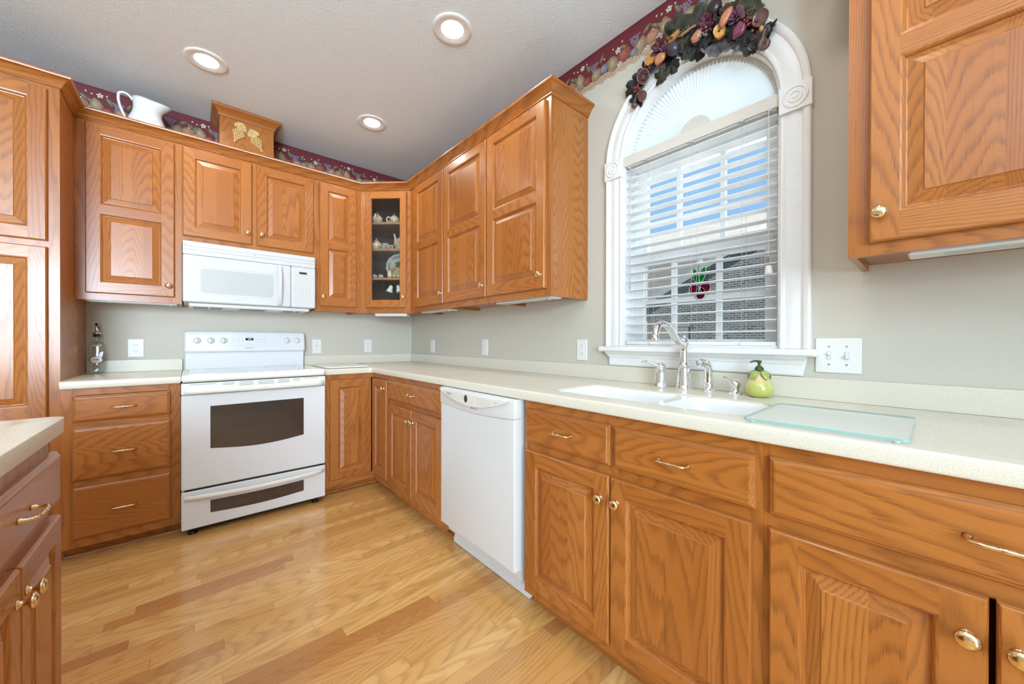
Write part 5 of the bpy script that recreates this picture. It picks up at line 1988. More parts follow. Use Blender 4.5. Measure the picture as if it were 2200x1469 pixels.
# ---------------------------------------------------------------- wallpaper border
def border(name, s0, s1, to3, label, seed):
    RB = random.Random(seed)
    mb = MB()
    ZB, ZT = 2.506, CH - 0.0008
    per = 0.066
    lace, lace_hi = (0.55, 0.40, 0.27), (0.66, 0.53, 0.40)
    n = int((s1 - s0) / per * 8)
    for i in range(n):
        a, b = s0 + (s1 - s0) * i / n, s0 + (s1 - s0) * (i + 1) / n
        sc_ = lambda s: ZB + 0.016 * (1 - abs(math.sin(PI * s / per)))
        mb.face([to3(a, sc_(a), 0.0008), to3(b, sc_(b), 0.0008), to3(b, ZB + 0.045, 0.0008), to3(a, ZB + 0.045, 0.0008)], tint=lace)
        mb.face([to3(a, ZB + 0.045, 0.0008), to3(b, ZB + 0.045, 0.0008), to3(b, ZT, 0.0008), to3(a, ZT, 0.0008)], tint=(0.155, 0.016, 0.022))
        mb.face([to3(a, ZT - 0.012, 0.0009), to3(b, ZT - 0.012, 0.0009), to3(b, ZT, 0.0009), to3(a, ZT, 0.0009)], tint=(0.11, 0.012, 0.022))

    lay = [0.001]

    def ell(s, z, rx, rz, rot, ci, ce, nn=12, pt=0.0):
        if s - rx < s0 or s + rx > s1:
            return
        lay[0] += 0.0000025
        h = 0.001 + (lay[0] - 0.001) % 0.0009
        c = to3(s - rx * 0.25, z + rz * 0.25, h)
        ring = []
        for i in range(nn):
            a = 2 * PI * i / nn
            k = 1 - pt * (0.5 + 0.5 * math.sin(a)) ** 2
            x, y = rx * math.cos(a) * k, rz * math.sin(a)
            ring.append(to3(s + x * math.cos(rot) - y * math.sin(rot), min(ZT - 0.002, z + x * math.sin(rot) + y * math.cos(rot)), h))
        for i in range(nn):
            mb.face([c, ring[i], ring[(i + 1) % nn]], tint=[ci, ce, ce])

    TAN, TANE = (0.50, 0.38, 0.22), (0.24, 0.15, 0.08)
    REDC, REDE = (0.42, 0.13, 0.09), (0.22, 0.045, 0.035)
    OLV, OLE = (0.28, 0.26, 0.15), (0.10, 0.09, 0.045)
    GRP, GRE = (0.36, 0.28, 0.36), (0.13, 0.08, 0.15)
    WHT, WHE = (0.75, 0.71, 0.64), (0.48, 0.42, 0.36)
    BLU, BLE = (0.30, 0.31, 0.33), (0.14, 0.14, 0.17)
    PCH, PCE = (0.52, 0.30, 0.17), (0.30, 0.12, 0.07)
    L = 0.50

    def leaf(s, z, r, rot):
        ell(s, z, r * 0.42, r, rot, OLV, OLE, 10, 0.6)

    def grapes(s, z, k=1.0):
        for r_ in range(5):
            for c_ in range(5 - r_):
                ell(s + (c_ - (4 - r_) / 2) * 0.0125 * k + RB.uniform(-.002, .002), z - r_ * 0.0115 * k + RB.uniform(-.002, .002), 0.0065 * k, 0.0065 * k, 0, GRP, GRE, 9)

    def flower(s, z, k=1.0):
        for q in range(5):
            a = q * 2 * PI / 5 + 0.4
            ell(s + 0.0105 * k * math.cos(a), z + 0.0105 * k * math.sin(a), 0.0085 * k, 0.0062 * k, a, WHT, WHE, 8)
        ell(s, z, 0.003 * k, 0.003 * k, 0, (0.35, 0.28, 0.12), (0.2, 0.14, 0.06), 6)

    s = s0 - 0.2
    while s < s1 + 0.1:
        z = ZB + 0.048
        for dx, dz, r in ((0.02, 0.045, .032), (.18, .05, .03), (.30, .06, .03), (.42, .05, .03)):
            leaf(s + dx, z + dz, r, RB.uniform(-1.2, 1.2))
        ell(s + 0.045, z + 0.020, 0.036, 0.042, 0.2, TAN, TANE, 14, 0.35)
        ell(s + 0.110, z + 0.030, 0.040, 0.038, 0.0, REDC, REDE, 14)
        leaf(s + 0.105, z + 0.075, 0.026, 1.1)
        grapes(s + 0.170, z + 0.085)
        ell(s + 0.200, z + 0.022, 0.034, 0.046, -0.35, TAN, TANE, 14, 0.4)
        ell(s + 0.165, z + 0.010, 0.024, 0.022, 0, BLU, BLE, 12)
        ell(s + 0.262, z + 0.028, 0.037, 0.035, 0, PCH, PCE, 14)
        leaf(s + 0.235, z + 0.085, 0.028, -0.9)
        leaf(s + 0.275, z + 0.075, 0.026, 0.9)
        ell(s + 0.330, z + 0.034, 0.034, 0.050, 0.15, TAN, TANE, 14, 0.45)
        ell(s + 0.375, z + 0.014, 0.026, 0.024, 0, REDC, REDE, 12)
        grapes(s + 0.425, z + 0.080, 0.95)
        ell(s + 0.440, z + 0.018, 0.034, 0.032, 0, TAN, TANE, 14)
        ell(s + 0.490, z + 0.024, 0.028, 0.026, 0, BLU, BLE, 12)
        leaf(s + 0.385, z + 0.082, 0.03, 0.5)
        leaf(s + 0.475, z + 0.085, 0.026, -0.5)
        flower(s + 0.075, z + 0.072)
        flower(s + 0.085, z - 0.004, 0.85)
        flower(s + 0.300, z + 0.006, 1.0)
        flower(s + 0.345, z + 0.105, 0.9)
        flower(s + 0.235, z - 0.008, 0.7)
        for dx, dz in ((0.045, .095), (.10, .105), (.285, .112), (.31, .104), (.375, .112), (.49, .075), (.265, .062)):
            ell(s + dx, z + dz, 0.0045, 0.006, RB.uniform(-1, 1), WHT, WHE, 7)
        s += L
    # lace eyelets
    s = s0 + 0.004
    while s < s1 - 0.01:
        for q, zz_ in ((0, ZB + 0.026), (0.006, ZB + 0.036), (0.003, ZB + 0.0175)):
            ell(s + q, zz_, 0.0040, 0.0022, RB.uniform(-0.9, 0.9), (0.26, 0.16, 0.10), (0.36, 0.24, 0.15), 6)
            ell(s + q + 0.006, zz_ + 0.003, 0.0036, 0.002, RB.uniform(-0.9, 0.9), lace_hi, lace, 6)
        s += 0.0125
    o = mb.build(name, PRINT, merge=False)
    tag(o, label, 'wallpaper border', 'fruit wallpaper borders')
    return o


border('wallpaper_border', -2.75, -0.0012, lambda s, z, h: (s, -h, z), 'burgundy fruit wallpaper border on the back wall above the cabinets', 5)
border('wallpaper_border', 0.0012, 4.0, lambda s, z, h: (-h, -s, z), 'burgundy fruit wallpaper border on the window wall with a scalloped lace edge', 6)

# ---------------------------------------------------------------- on top of the wall cabinets
cb = empty('vent_cover', (-1.372, 0, UT), 'oak chimney-style vent cover with carved grapes, standing on the cabinets above the microwave', 'vent cover')
m = MB()
BXW = 0.155
FYB = -0.285
m.box(-BXW, FYB, 0.0006, BXW, -0.002, 0.310, 'xyz')
m.build('box', OAK, cb)
m = MB()
hp = [(0.0, 0.268), (0.004, 0.268), (0.007, 0.274), (0.009, 0.284), (0.017, 0.293), (0.026, 0.303), (0.035, 0.311), (0.040, 0.314), (0.042, 0.320), (0.042, 0.3295), (0.0, 0.3295)]
sweep(m, [(-BXW - 0.0004, -0.002), (-BXW - 0.0004, FYB - 0.0004), (BXW + 0.0004, FYB - 0.0004), (BXW + 0.0004, -0.002)], hp)
m.build('crown', OAK, cb, 40)
m = MB()
GRN = random.Random(11)


def carved_bunch(cx, cz, ang, flip):
    pts = []
    for r_ in range(8):
        w_ = max(1, 5 - abs(r_ - 2) if r_ < 3 else 6 - r_ + 1)
        for c_ in range(int(w_)):
            u = (c_ - (w_ - 1) / 2) * 0.0150
            v = -r_ * 0.0132
            pts.append((u, v))
    for u, v in pts:
        x = cx + (u * math.cos(ang) - v * math.sin(ang)) * flip
        z = cz + u * math.sin(ang) + v * math.cos(ang)
        m.sphere((x, FYB - 0.002, z), (0.0086, 0.007, 0.0080), 9, 6)
    # leaf above
    for k in range(5):
        a = ang + PI / 2 + (k - 2) * 0.62
        d = 0.026 if k != 2 else 0.031
        m.sphere((cx + d * math.cos(a) * flip, FYB - 0.001, cz + 0.014 + d * math.sin(a)), (0.016, 0.006, 0.016), 9, 6)
    m.sphere((cx, FYB - 0.001, cz + 0.014), (0.022, 0.007, 0.022), 10, 6)


carved_bunch(-0.042, 0.205, -0.35, 1)
carved_bunch(0.038, 0.182, 0.50, 1)
m.tube([(-0.03, FYB - 0.002, 0.215), (0.0, FYB - 0.004, 0.196), (0.025, FYB - 0.002, 0.190)], 0.0035, 8)
m.build('carved_grapes', CARVED, cb)

pj = empty('pitcher', (-1.880, -0.218, UT), 'white ceramic pitcher standing on the cabinet left of the carved vent cover', 'pitcher', rot=-0.12)
m = MB()
prof = [(0.062, 0.0), (0.066, 0.004), (0.075, 0.014), (0.088, 0.036), (0.0935, 0.060), (0.091, 0.085), (0.081, 0.115), (0.070, 0.145), (0.064, 0.17), (0.063, 0.195), (0.065, 0.222), (0.068, 0.240)]
rings = []
n = 40
for r, h in prof + [(0.064, 0.238), (0.058, 0.20), (0.056, 0.17)]:
    t = max(0, (h - 0.14) / 0.10)
    ring = []
    for i in range(n):
        a = 2 * PI * i / n
        ca = math.cos(a)
        sp_ = max(0, ca) ** 3 * t * t
        rr = r + sp_ * 0.050
        hh = h - 0.022 * t * t * (0.5 + 0.5 * ca) + sp_ * 0.006
        ring.append((rr * math.cos(a), rr * math.sin(a) * (1 - 0.18 * sp_), hh))
    rings.append(ring)
m.loft(rings, True, (True, True), True)
m.build('body', PORCELAIN, pj)
m = MB()
hp_ = [(-0.064, 0, 0.222), (-0.078, 0, 0.245), (-0.098, 0, 0.256), (-0.120, 0, 0.250), (-0.126, 0, 0.228), (-0.124, 0, 0.195), (-0.114, 0, 0.155), (-0.100, 0, 0.118), (-0.090, 0, 0.092), (-0.087, 0, 0.080)]
m.tube(hp_, [.0085, .0085, .0085, .009, .009, .009, .0088, .0085, .008, .007], 12, squash=(0.8, 1.2))
m.build('handle', PORCELAIN, pj)

# oil bottle on the left counter
ob = empty('oil_bottle', (-2.112, -0.066, CT1), 'clear square glass oil bottle with a pour spout, on the counter beside the pantry', 'bottle')
m = MB()
rings = []
for w_, h, rr in ((0.026, 0.0, 0.006), (0.0295, 0.003, 0.008), (0.030, 0.02, 0.008), (0.030, 0.165, 0.008), (0.028, 0.178, 0.010), (0.022, 0.190, 0.012), (0.0145, 0.197, 0.012), (0.0125, 0.203, 0.0115), (0.0125, 0.232, 0.0115), (0.0145, 0.234, 0.012), (0.0145, 0.240, 0.012), (0.011, 0.242, 0.0105)):
    rings.append([(p[0], p[1], h + 0.0003) for p in rrect(-w_, -w_, w_, w_, min(rr, w_ * 0.92), 4)])
m.loft(rings, True, (True, True), True)
m.build('glass_body', BOTTLEG, ob)
m = MB()
LW = 0.0308
m.poly_prism([(0.024 * math.cos(a), 0.085 + 0.020 * math.sin(a)) for a in [2 * PI * i / 24 for i in range(24)]], [], LW, LW + 0.0004, lambda u, v, h: (u, -h, v), tint=(0.72, 0.68, 0.62))
m.poly_prism([(0.027 * math.cos(a), 0.085 + 0.023 * math.sin(a)) for a in [2 * PI * i / 24 for i in range(24)]], [[(0.0235 * math.cos(a), 0.085 + 0.0195 * math.sin(a)) for a in [2 * PI * i / 24 for i in range(24)]]], LW, LW + 0.0006, lambda u, v, h: (u, -h, v), tint=(0.16, 0.03, 0.05))
for k, (x, z) in enumerate([(0.018, 0.118), (0.023, 0.112), (0.016, 0.110), (0.021, 0.105), (0.025, 0.121), (0.020, 0.126), (0.026, 0.130)]):
    m.poly_prism([(x + 0.0052 * math.cos(a), z + 0.0052 * math.sin(a)) for a in [2 * PI * i / 12 for i in range(12)]], [], LW, LW + 0.0005 + k * 0.00002, lambda u, v, h: (u, -h, v), tint=(0.25, 0.05, 0.09))
for x, c in ((-0.008, (0.5, 0.30, 0.12)), (0.002, (0.45, 0.18, 0.10)), (0.010, (0.25, 0.24, 0.10))):
    m.poly_prism([(x + 0.006 * math.cos(a), 0.087 + 0.005 * math.sin(a)) for a in [2 * PI * i / 10 for i in range(10)]], [], LW + 0.0004, LW + 0.0008, lambda u, v, h: (u, -h, v), tint=c)
m.build('fruit_label', GLAZE, ob)
m = MB()
m.lathe([(0.0115, 0.228), (0.012, 0.243), (0.018, 0.246), (0.021, 0.250), (0.018, 0.2525), (0.008, 0.254), (0.0065, 0.262), (0.0055, 0.283), (0.0052, 0.300)], n=20)
po = m.build('pour_spout', CHROME, ob)
m = MB()
m.tube([(0, 0, 0.298), (-0.002, 0, 0.306), (0.003, 0, 0.310)], [.0065, .007, .004], 10)
m.tube([(0.0035, -0.006, 0.288), (0.011, -0.008, 0.278)], [.003, .0035], 8)
m.lathe([(0.0135, 0.2265), (0.0155, 0.229), (0.0155, 0.241), (0.012, 0.2435)], n=18, caps=False)
m.build('stopper', BLACK, po)

# ---------------------------------------------------------------- dried fruit garland over the arch
GR_ = random.Random(21)
ga = empty('garland', (0, 0, 0), 'dried fruit and dark leaf garland draped over the arched window casing', 'garland')
ga.matrix_basis = WF @ Matrix.Translation((AC, 2.30, 0.022))
GO = Vector((AC, 2.30, 0.022))


def gpart(m, name, mat, angle=60):
    return m.build(name, mat, ga, angle)


def grape_leaf(a, b, c, r, rot, tilt, col1, curl=0.25, name='leaf', lobes=5, long=1.0):
    m = MB()
    r *= 1.06
    Mx = Matrix.Translation(Vector((a, b, c)) - GO) @ Matrix.Rotation(rot, 4, 'Z') @ Matrix.Rotation(tilt[0], 4, 'X') @ Matrix.Rotation(tilt[1], 4, 'Y')
    m.M = Mx
    n = 40
    jag = [GR_.uniform(-0.07, 0.07) for _ in range(n)]
    ph = GR_.uniform(0, 6)

    def pt(i, k):
        t = 2 * PI * i / n
        rr = r * (0.66 + 0.26 * abs(math.cos(t * lobes / 2)) ** 0.7 + jag[i % n]) * (1 - 0.45 * max(0, math.cos(t - PI)) ** 6)
        x, y = rr * k * math.cos(t), rr * k * math.sin(t)
        z = curl * r * (k * k) * math.sin(2 * t + ph) + 0.10 * r * math.cos(5 * t) * k - 0.15 * r * k * k
        return Vector((x * long, y, z))
    ks = (0.0, 0.35, 0.7, 1.0)
    lo = tuple(v * 0.55 for v in col1)
    for th in (0.0, -0.0022):
        rings = [[tuple(pt(i, max(k, 0.002)) + Vector((0, 0, th))) for i in range(n)] for k in ks]
        if th < 0:
            rings = [r_[::-1] for r_ in rings]
        m.loft(rings, True, (False, False), True, [col1, col1, lo, tuple(v * 1.3 for v in col1)])
    A = [tuple(pt(i, 1.0)) for i in range(n)]
    B = [tuple(pt(i, 1.0) + Vector((0, 0, -0.0022))) for i in range(n)]
    m.loft([A, B][::-1], True, (False, False), True, lo)
    # midrib
    m.tube([(-0.5 * r * long, 0, 0.001), (0, 0, 0.002), (0.5 * r * long, 0, -0.035 * r)], [0.0016, 0.0014, 0.0008], 6, tints=tuple(v * 1.5 for v in col1))
    return gpart(m, name, DRIED)


def lump(name, a, b, c, r, rot=0.0, col1=(0.1, 0.03, 0.05), col2=None, mat=None, dent=0.0, noise=0.06):
    r = tuple(v * 0.88 for v in r)
    m = MB()
    m.M = Matrix.Translation(Vector((a, b, c)) - GO) @ Matrix.Rotation(rot, 4, 'Z')
    rings, tn = [], []
    K, n = 10, 18
    ph = GR_.uniform(0, 6)
    for k in range(K + 1):
        p = PI * k / K
        ring = []
        for i in range(n):
            t = 2 * PI * i / n
            q = 1 + noise * math.sin(3 * t + ph) * math.sin(p) + noise * 0.6 * math.cos(5 * t + ph * 2) * math.sin(p)
            d = dent * math.exp(-((p - PI) / 0.6) ** 2) * r[2]
            s_ = max(math.sin(p), 1e-4)
            ring.append((r[0] * s_ * math.cos(t) * q, r[1] * s_ * math.sin(t) * q, -r[2] * math.cos(p) - d))
        rings.append(ring)
        f = k / K
        c2 = col2 or col1
        tn.append(tuple(col1[j] * (1 - f) + c2[j] * f for j in range(3)))
    m.loft(rings, True, (False, False), True, tn)
    return gpart(m, name, mat or FRUITM)


def slice_(name, a, b, c, ra, rb, rot, rim, flesh, th=0.012, tilt=(0, 0), seeds=0, half=False, pit=None):
    m = MB()
    m.M = Matrix.Translation(Vector((a, b, c)) - GO) @ Matrix.Rotation(rot, 4, 'Z') @ Matrix.Rotation(tilt[0], 4, 'X') @ Matrix.Rotation(tilt[1], 4, 'Y')
    n = 28
    a1 = PI if half else 2 * PI
    ring = lambda k, z: [(ra * k * (1 + 0.05 * math.sin(3 * t)) * math.cos(t), rb * k * (1 + 0.05 * math.sin(2 * t + 1)) * math.sin(t) - (rb * 0.4 if half else 0), z) for t in [(a1 * i / (n - 1)) if half else (a1 * i / n) for i in range(n)]]
    m.loft([ring(0.7, -th), ring(0.95, -th * 0.6), ring(1.0, 0), ring(0.97, th * 0.25), ring(0.88, th * 0.12), ring(0.55, th * 0.05), ring(0.05, th * 0.16)], True, (True, True), True,
           [rim, rim, rim, rim, flesh, flesh, tuple(v * 1.1 for v in flesh)])
    for i in range(seeds):
        t = 2 * PI * i / seeds + 0.2
        for k in (0.45, 0.70):
            m.sphere((ra * k * math.cos(t + k), rb * k * math.sin(t + k), th * 0.1), 0.0042, 6, 4, tints=tuple(v * 0.45 for v in flesh))
    if pit:
        m.sphere((0, 0, th * 0.15), (ra * 0.2, rb * 0.2, th * 0.5), 10, 6, tints=pit)
    return gpart(m, name, FRUITM)


def flower(name, a, b, c, r, col1, n=7):
    m = MB()
    for layer, (k, zz_, rr) in enumerate(((1.0, 0.0, r), (0.6, 0.008, r * 0.7))):
        for i in range(n):
            t = 2 * PI * i / n + layer * 0.4
            Mx = Matrix.Translation(Vector((a, b, c + zz_)) - GO) @ Matrix.Rotation(t, 4, 'Z') @ Matrix.Translation((rr * 0.55, 0, 0.004)) @ Matrix.Rotation(-0.55 - 0.3 * layer, 4, 'Y')
            m.M = Matrix.Identity(4)
            m.sphere(Mx @ Vector((0, 0, 0)), (rr * 0.5, rr * 0.30, 0.0035), 10, 6, tints=[tuple(v * q for v in col1) for q in (0.5, .6, .7, 0.9, 1.1, 1.3, 1.4)], M=Mx.to_3x3())
    return gpart(m, name, DRIED)


DK, OLD, BRN = (0.020, 0.020, 0.018), (0.050, 0.048, 0.026), (0.060, 0.030, 0.018)
GY = (0.11, 0.10, 0.10)
for a, b, c, r, rot, col_ in (
        (2.566, 2.395, .050, .034, 0.9, DK), (2.610, 2.425, .052, .034, 3.4, BRN), (2.668, 2.445, .054, .036, 1.2, DK), (2.730, 2.425, .050, .038, 4.4, OLD), (2.765, 2.440, .052, .040, 2.0, DK),
        (2.818, 2.372, .054, .036, 4.9, DK), (2.872, 2.430, .052, .038, 0.6, DK), (2.930, 2.350, .054, .036, 5.2, DK), (2.915, 2.435, .052, .036, 1.3, BRN), (2.975, 2.300, .052, .034, 4.2, DK), (3.010, 2.350, .050, .034, 0.3, OLD), (2.985, 2.372, .046, .036, 1.8, DK),
        (2.482, 2.352, .030, .050, 1.9, DK), (2.500, 2.300, .026, .040, 4.0, DK), (2.515, 2.400, .026, .040, 2.6, OLD), (2.560, 2.420, .030, .042, 2.2, DK),
        (2.622, 2.349, .030, .042, 5.0, OLD), (2.600, 2.452, .030, .040, 2.4, BRN), (2.655, 2.430, .024, .046, 0.3, DK), (2.672, 2.372, .028, .040, 4.8, DK),
        (2.692, 2.520, .030, .062, 2.5, OLD), (2.782, 2.492, .032, .082, 1.2, OLD), (2.735, 2.405, .026, .040, 5.4, (0.10, 0.11, 0.085)), (2.785, 2.378, .030, .048, 5.0, DK),
        (2.822, 2.405, .026, .050, 0.8, DK), (2.858, 2.350, .034, .052, 4.6, GY), (2.840, 2.452, .026, .048, 1.4, DK), (2.906, 2.452, .030, .052, 0.5, OLD),
        (2.905, 2.335, .028, .046, 5.6, GY), (2.935, 2.385, .026, .050, 0.2, BRN), (2.958, 2.365, .024, .044, 2.0, DK), (3.008, 2.285, .034, .050, 0.2, GY),
        (2.985, 2.262, .036, .032, 5.5, DK), (3.035, 2.300, .028, .042, 5.2, DK), (2.985, 2.330, .026, .046, 1.0, BRN), (2.945, 2.300, .028, .036, 4.0, (0.20, 0.20, 0.19))):
    grape_leaf(a, b, c + 0.004, r, rot, (GR_.uniform(-.35, .35), GR_.uniform(-.35, .35)), col_)
grape_leaf(2.985, 2.405, .045, .060, 1.0, (0.5, 0.2), (0.055, 0.058, 0.032), 0.2, 'leaf', 2, 1.0)
slice_('fig_slice', 2.552, 2.369, .060, .030, .036, 0.5, (0.30, 0.22, 0.19), (0.14, 0.045, 0.045), 0.014, (0.15, -0.1), 11)
slice_('dried_slice', 2.541, 2.287, .050, .021, .025, 0.0, (0.15, 0.07, 0.06), (0.12, 0.04, 0.035), 0.012, (0.1, 0), 0)
lump('seed_pod', 2.499, 2.264, .050, (.015, .015, .014), 0, (0.10, 0.05, 0.04), (0.14, 0.07, 0.06))
slice_('orange_slice', 2.585, 2.432, .056, .028, .022, 0.1, (0.45, 0.17, 0.03), (0.58, 0.27, 0.05), 0.014, (0.3, 0))
slice_('orange_slice', 2.690, 2.462, .066, .036, .036, 3.3, (0.48, 0.22, 0.08), (0.62, 0.32, 0.06), 0.016, (0.2, 0.1), 0, True, (0.08, 0.03, 0.01))
slice_('orange_slice', 2.888, 2.366, .070, .022, .030, 0.2, (0.52, 0.20, 0.04), (0.60, 0.30, 0.06), 0.018, (0.1, 0.2), 0, False, (0.10, 0.03, 0.03))
lump('peach_half', 2.637, 2.401, .068, (.031, .026, .018), 0.3, (0.42, 0.11, 0.09), (0.58, 0.25, 0.11), None, 0.4)
lump('peach_half', 2.800, 2.399, .070, (.030, .022, .018), 0.6, (0.28, 0.07, 0.17), (0.55, 0.26, 0.12), None, 0.2)
lump('nectarine_slice', 2.912, 2.402, .074, (.042, .021, .018), 0.95, (0.34, 0.07, 0.14), (0.56, 0.22, 0.08), None, 0.3)
lump('plum', 2.701, 2.404, .072, (.031, .033, .028), 0.2, (0.035, 0.018, 0.035), (0.060, 0.035, 0.065), None, 0.0, 0.02)
lump('plum', 2.866, 2.477, .064, (.033, .038, .028), -0.1, (0.018, 0.008, 0.012), (0.028, 0.010, 0.014), None, 0.0, 0.02)
flower('dried_flower', 2.636, 2.458, .056, .046, (0.085, 0.020, 0.022))
flower('dried_flower', 2.837, 2.437, .060, .044, (0.090, 0.018, 0.030))
flower('dried_flower', 2.655, 2.432, .062, .026, (0.16, 0.045, 0.08), 5)
flower('dried_flower', 2.845, 2.408, .070, .024, (0.10, 0.02, 0.03), 6)
flower('dried_flower', 2.942, 2.388, .060, .030, (0.10, 0.03, 0.07), 6)
lump('dried_bloom', 2.958, 2.328, .066, (.026, .032, .020), -0.35, (0.15, 0.03, 0.07), (0.22, 0.04, 0.08), None, 0.5, 0.14)
slice_('seed_pod', 3.026, 2.334, .060, .026, .030, -0.5, (0.16, 0.07, 0.05), (0.11, 0.045, 0.035), 0.014, (0.2, 0.3))
slice_('seed_pod', 2.962, 2.400, .064, .014, .034, 0.25, (0.18, 0.09, 0.08), (0.12, 0.05, 0.045), 0.012, (0.1, 0.6))
lump('yellow_bud', 3.032, 2.288, .064, (.009, .013, .009), 0, (0.42, 0.25, 0.06), (0.50, 0.32, 0.08))
m = MB()
sp_ = []
for i in range(26):
    t = i / 25 * 4.4
    rr = 0.021 * (1 - 0.62 * t / 4.4)
    sp_.append((3.042 + rr * math.cos(t + 2.0) - GO.x, 2.232 + rr * math.sin(t + 2.0) * 1.1 - GO.y, 0.050 - GO.z + 0.008 * t / 4.4))
m.tube([(3.040 - GO.x, 2.286 - GO.y, 0.030), (3.033 - GO.x, 2.262 - GO.y, 0.028)] + sp_, [0.005, 0.008] + [0.010 - 0.0015 * i / 25 for i in range(26)], 8, tints=(0.13, 0.07, 0.06))
gpart(m, 'curled_pod', FRUITM)
for a, b, k in ((2.513, 2.335, 7), (2.520, 2.312, 6), (2.985, 2.345, 7), (3.000, 2.318, 6), (2.860, 2.420, 6), (2.575, 2.405, 5)):
    m = MB()
    for q in range(k):
        m.sphere((a + GR_.uniform(-.018, .018) - GO.x, b + GR_.uniform(-.018, .018) - GO.y, 0.034 + GR_.uniform(-.008, .01)), 0.0058, 8, 6, tints=(0.22, 0.035, 0.03))
    gpart(m, 'berry_cluster', FRUITM)
m = MB()
for k in range(9):
    t = k / 8
    m.sphere((2.828 + 0.012 * math.cos(k * 2.3) - GO.x, 2.395 + 0.016 * math.sin(k * 1.7) - GO.y, 0.052 + 0.004 * math.sin(k)), (0.006, 0.006, 0.005), 8, 6, tints=(0.20, 0.16, 0.15))
gpart(m, 'seed_cluster', FRUITM)
main = [(2.485, 2.262), (2.50, 2.30), (2.53, 2.345), (2.57, 2.385), (2.62, 2.415), (2.68, 2.435), (2.736, 2.446), (2.80, 2.440), (2.86, 2.415), (2.92, 2.375), (2.97, 2.325), (3.01, 2.28), (3.035, 2.245)]
m = MB()
m.tube([(a - GO.x, b - GO.y, 0.014 + 0.004 * math.sin(i * 2.1)) for i, (a, b) in enumerate(main)], 0.007, 8, tints=(0.10, 0.065, 0.04))
m.tube([(2.732 - GO.x, 2.449 - GO.y, 0.040), (2.78 - GO.x, 2.452 - GO.y, 0.046), (2.828 - GO.x, 2.444 - GO.y, 0.044)], [0.006, 0.005, 0.004], 8, tints=(0.36, 0.22, 0.12))
for k in range(7):
    a0 = 2.735 + 0.004 * k
    m.tube([(a0 - GO.x, 2.446 - GO.y, 0.040), (a0 - 0.03 + 0.006 * k - GO.x, 2.452 + 0.003 * k - GO.y, 0.048), (a0 - 0.045 + 0.008 * k - GO.x, 2.46 + 0.004 * (k - 3) - GO.y, 0.05)], [0.002, 0.0016, 0.001], 6, tints=(0.30, 0.17, 0.09))
gpart(m, 'twig', DRIED)
m = MB()
tp_ = []
for i in range(40):
    t = i / 39
    tp_.append((2.985 + 0.030 * t + 0.007 * math.cos(t * 17) - GO.x, 2.372 + 0.012 * t + 0.008 * math.sin(t * 17) - GO.y, 0.046 + 0.006 * math.cos(t * 9)))
m.tube(tp_, 0.0013, 6, tints=(0.22, 0.13, 0.08))
gpart(m, 'tendril', DRIED)

# ---------------------------------------------------------------- ceramics behind the corner glass (positions in the diagonal's own frame: s across, d behind the glass)
DX, DY = dv.x / DLEN, dv.y / DLEN
NX, NY = -DY, DX


def cpos(s, d, z):
    return (P0.x + DX * s + NX * d, P0.y + DY * s + NY * d, z)


SH = (1.3862, 1.6512, 1.8962, 2.1192)
CGRP = 'painted fruit ceramics in the glass-door cabinet'


def mottled(m, R_, cols, n=9, r=0.05, z0=0.01, z1=0.07, sz=0.012):
    for k in range(n):
        a = R_.uniform(0, 2 * PI)
        z = R_.uniform(z0, z1)
        c = R_.choice(cols)
        m.sphere((r * math.cos(a), r * math.sin(a), z), (sz, sz, sz), 8, 6, tints=c)


RC = random.Random(31)
FRUITC = [(0.45, 0.16, 0.10), (0.55, 0.33, 0.14), (0.18, 0.07, 0.10), (0.20, 0.20, 0.07), (0.60, 0.45, 0.30)]
IV, IVD = (0.60, 0.47, 0.34), (0.40, 0.33, 0.25)


def teapot(name, cat, label, s, d, z, k, rot, spout=True, handle=True, fruit=7, base=IV):
    e = empty(name, cpos(s, d, z), label, cat, CGRP, rot)
    m = MB()
    prof = [(0.028, 0), (0.030, 0.004), (0.044, 0.018), (0.050, 0.038), (0.046, 0.056), (0.034, 0.070), (0.024, 0.076)]
    m.lathe([(r * k, h * k) for r, h in prof], n=24, tints=base)
    b = m.build('body', GLAZE, e)
    m = MB()
    mottled(m, RC, FRUITC, fruit, 0.044 * k, 0.02 * k, 0.062 * k, 0.013 * k)
    m.build('raised_fruit', GLAZE, b)
    m = MB()
    m.lathe([(0.026 * k, 0.0755 * k), (0.022 * k, 0.084 * k), (0.010 * k, 0.092 * k), (0.006 * k, 0.096 * k), (0.010 * k, 0.104 * k), (0.0, 0.110 * k)], n=18, tints=(0.45, 0.20, 0.12))
    m.build('lid', GLAZE, e)
    if spout:
        m = MB()
        m.tube([(0.042 * k, 0, 0.03 * k), (0.062 * k, 0, 0.045 * k), (0.075 * k, 0, 0.072 * k), (0.086 * k, 0, 0.088 * k)], [0.013 * k, 0.010 * k, 0.007 * k, 0.006 * k], 10, tints=base)
        m.build('spout', GLAZE, e)
    if handle:
        m = MB()
        m.tube([(-0.042 * k, 0, 0.062 * k), (-0.065 * k, 0, 0.072 * k), (-0.078 * k, 0, 0.05 * k), (-0.068 * k, 0, 0.026 * k), (-0.044 * k, 0, 0.02 * k)], 0.0065 * k, 10, tints=(0.66, 0.62, 0.58))
        m.build('handle', GLAZE, e)
    return e


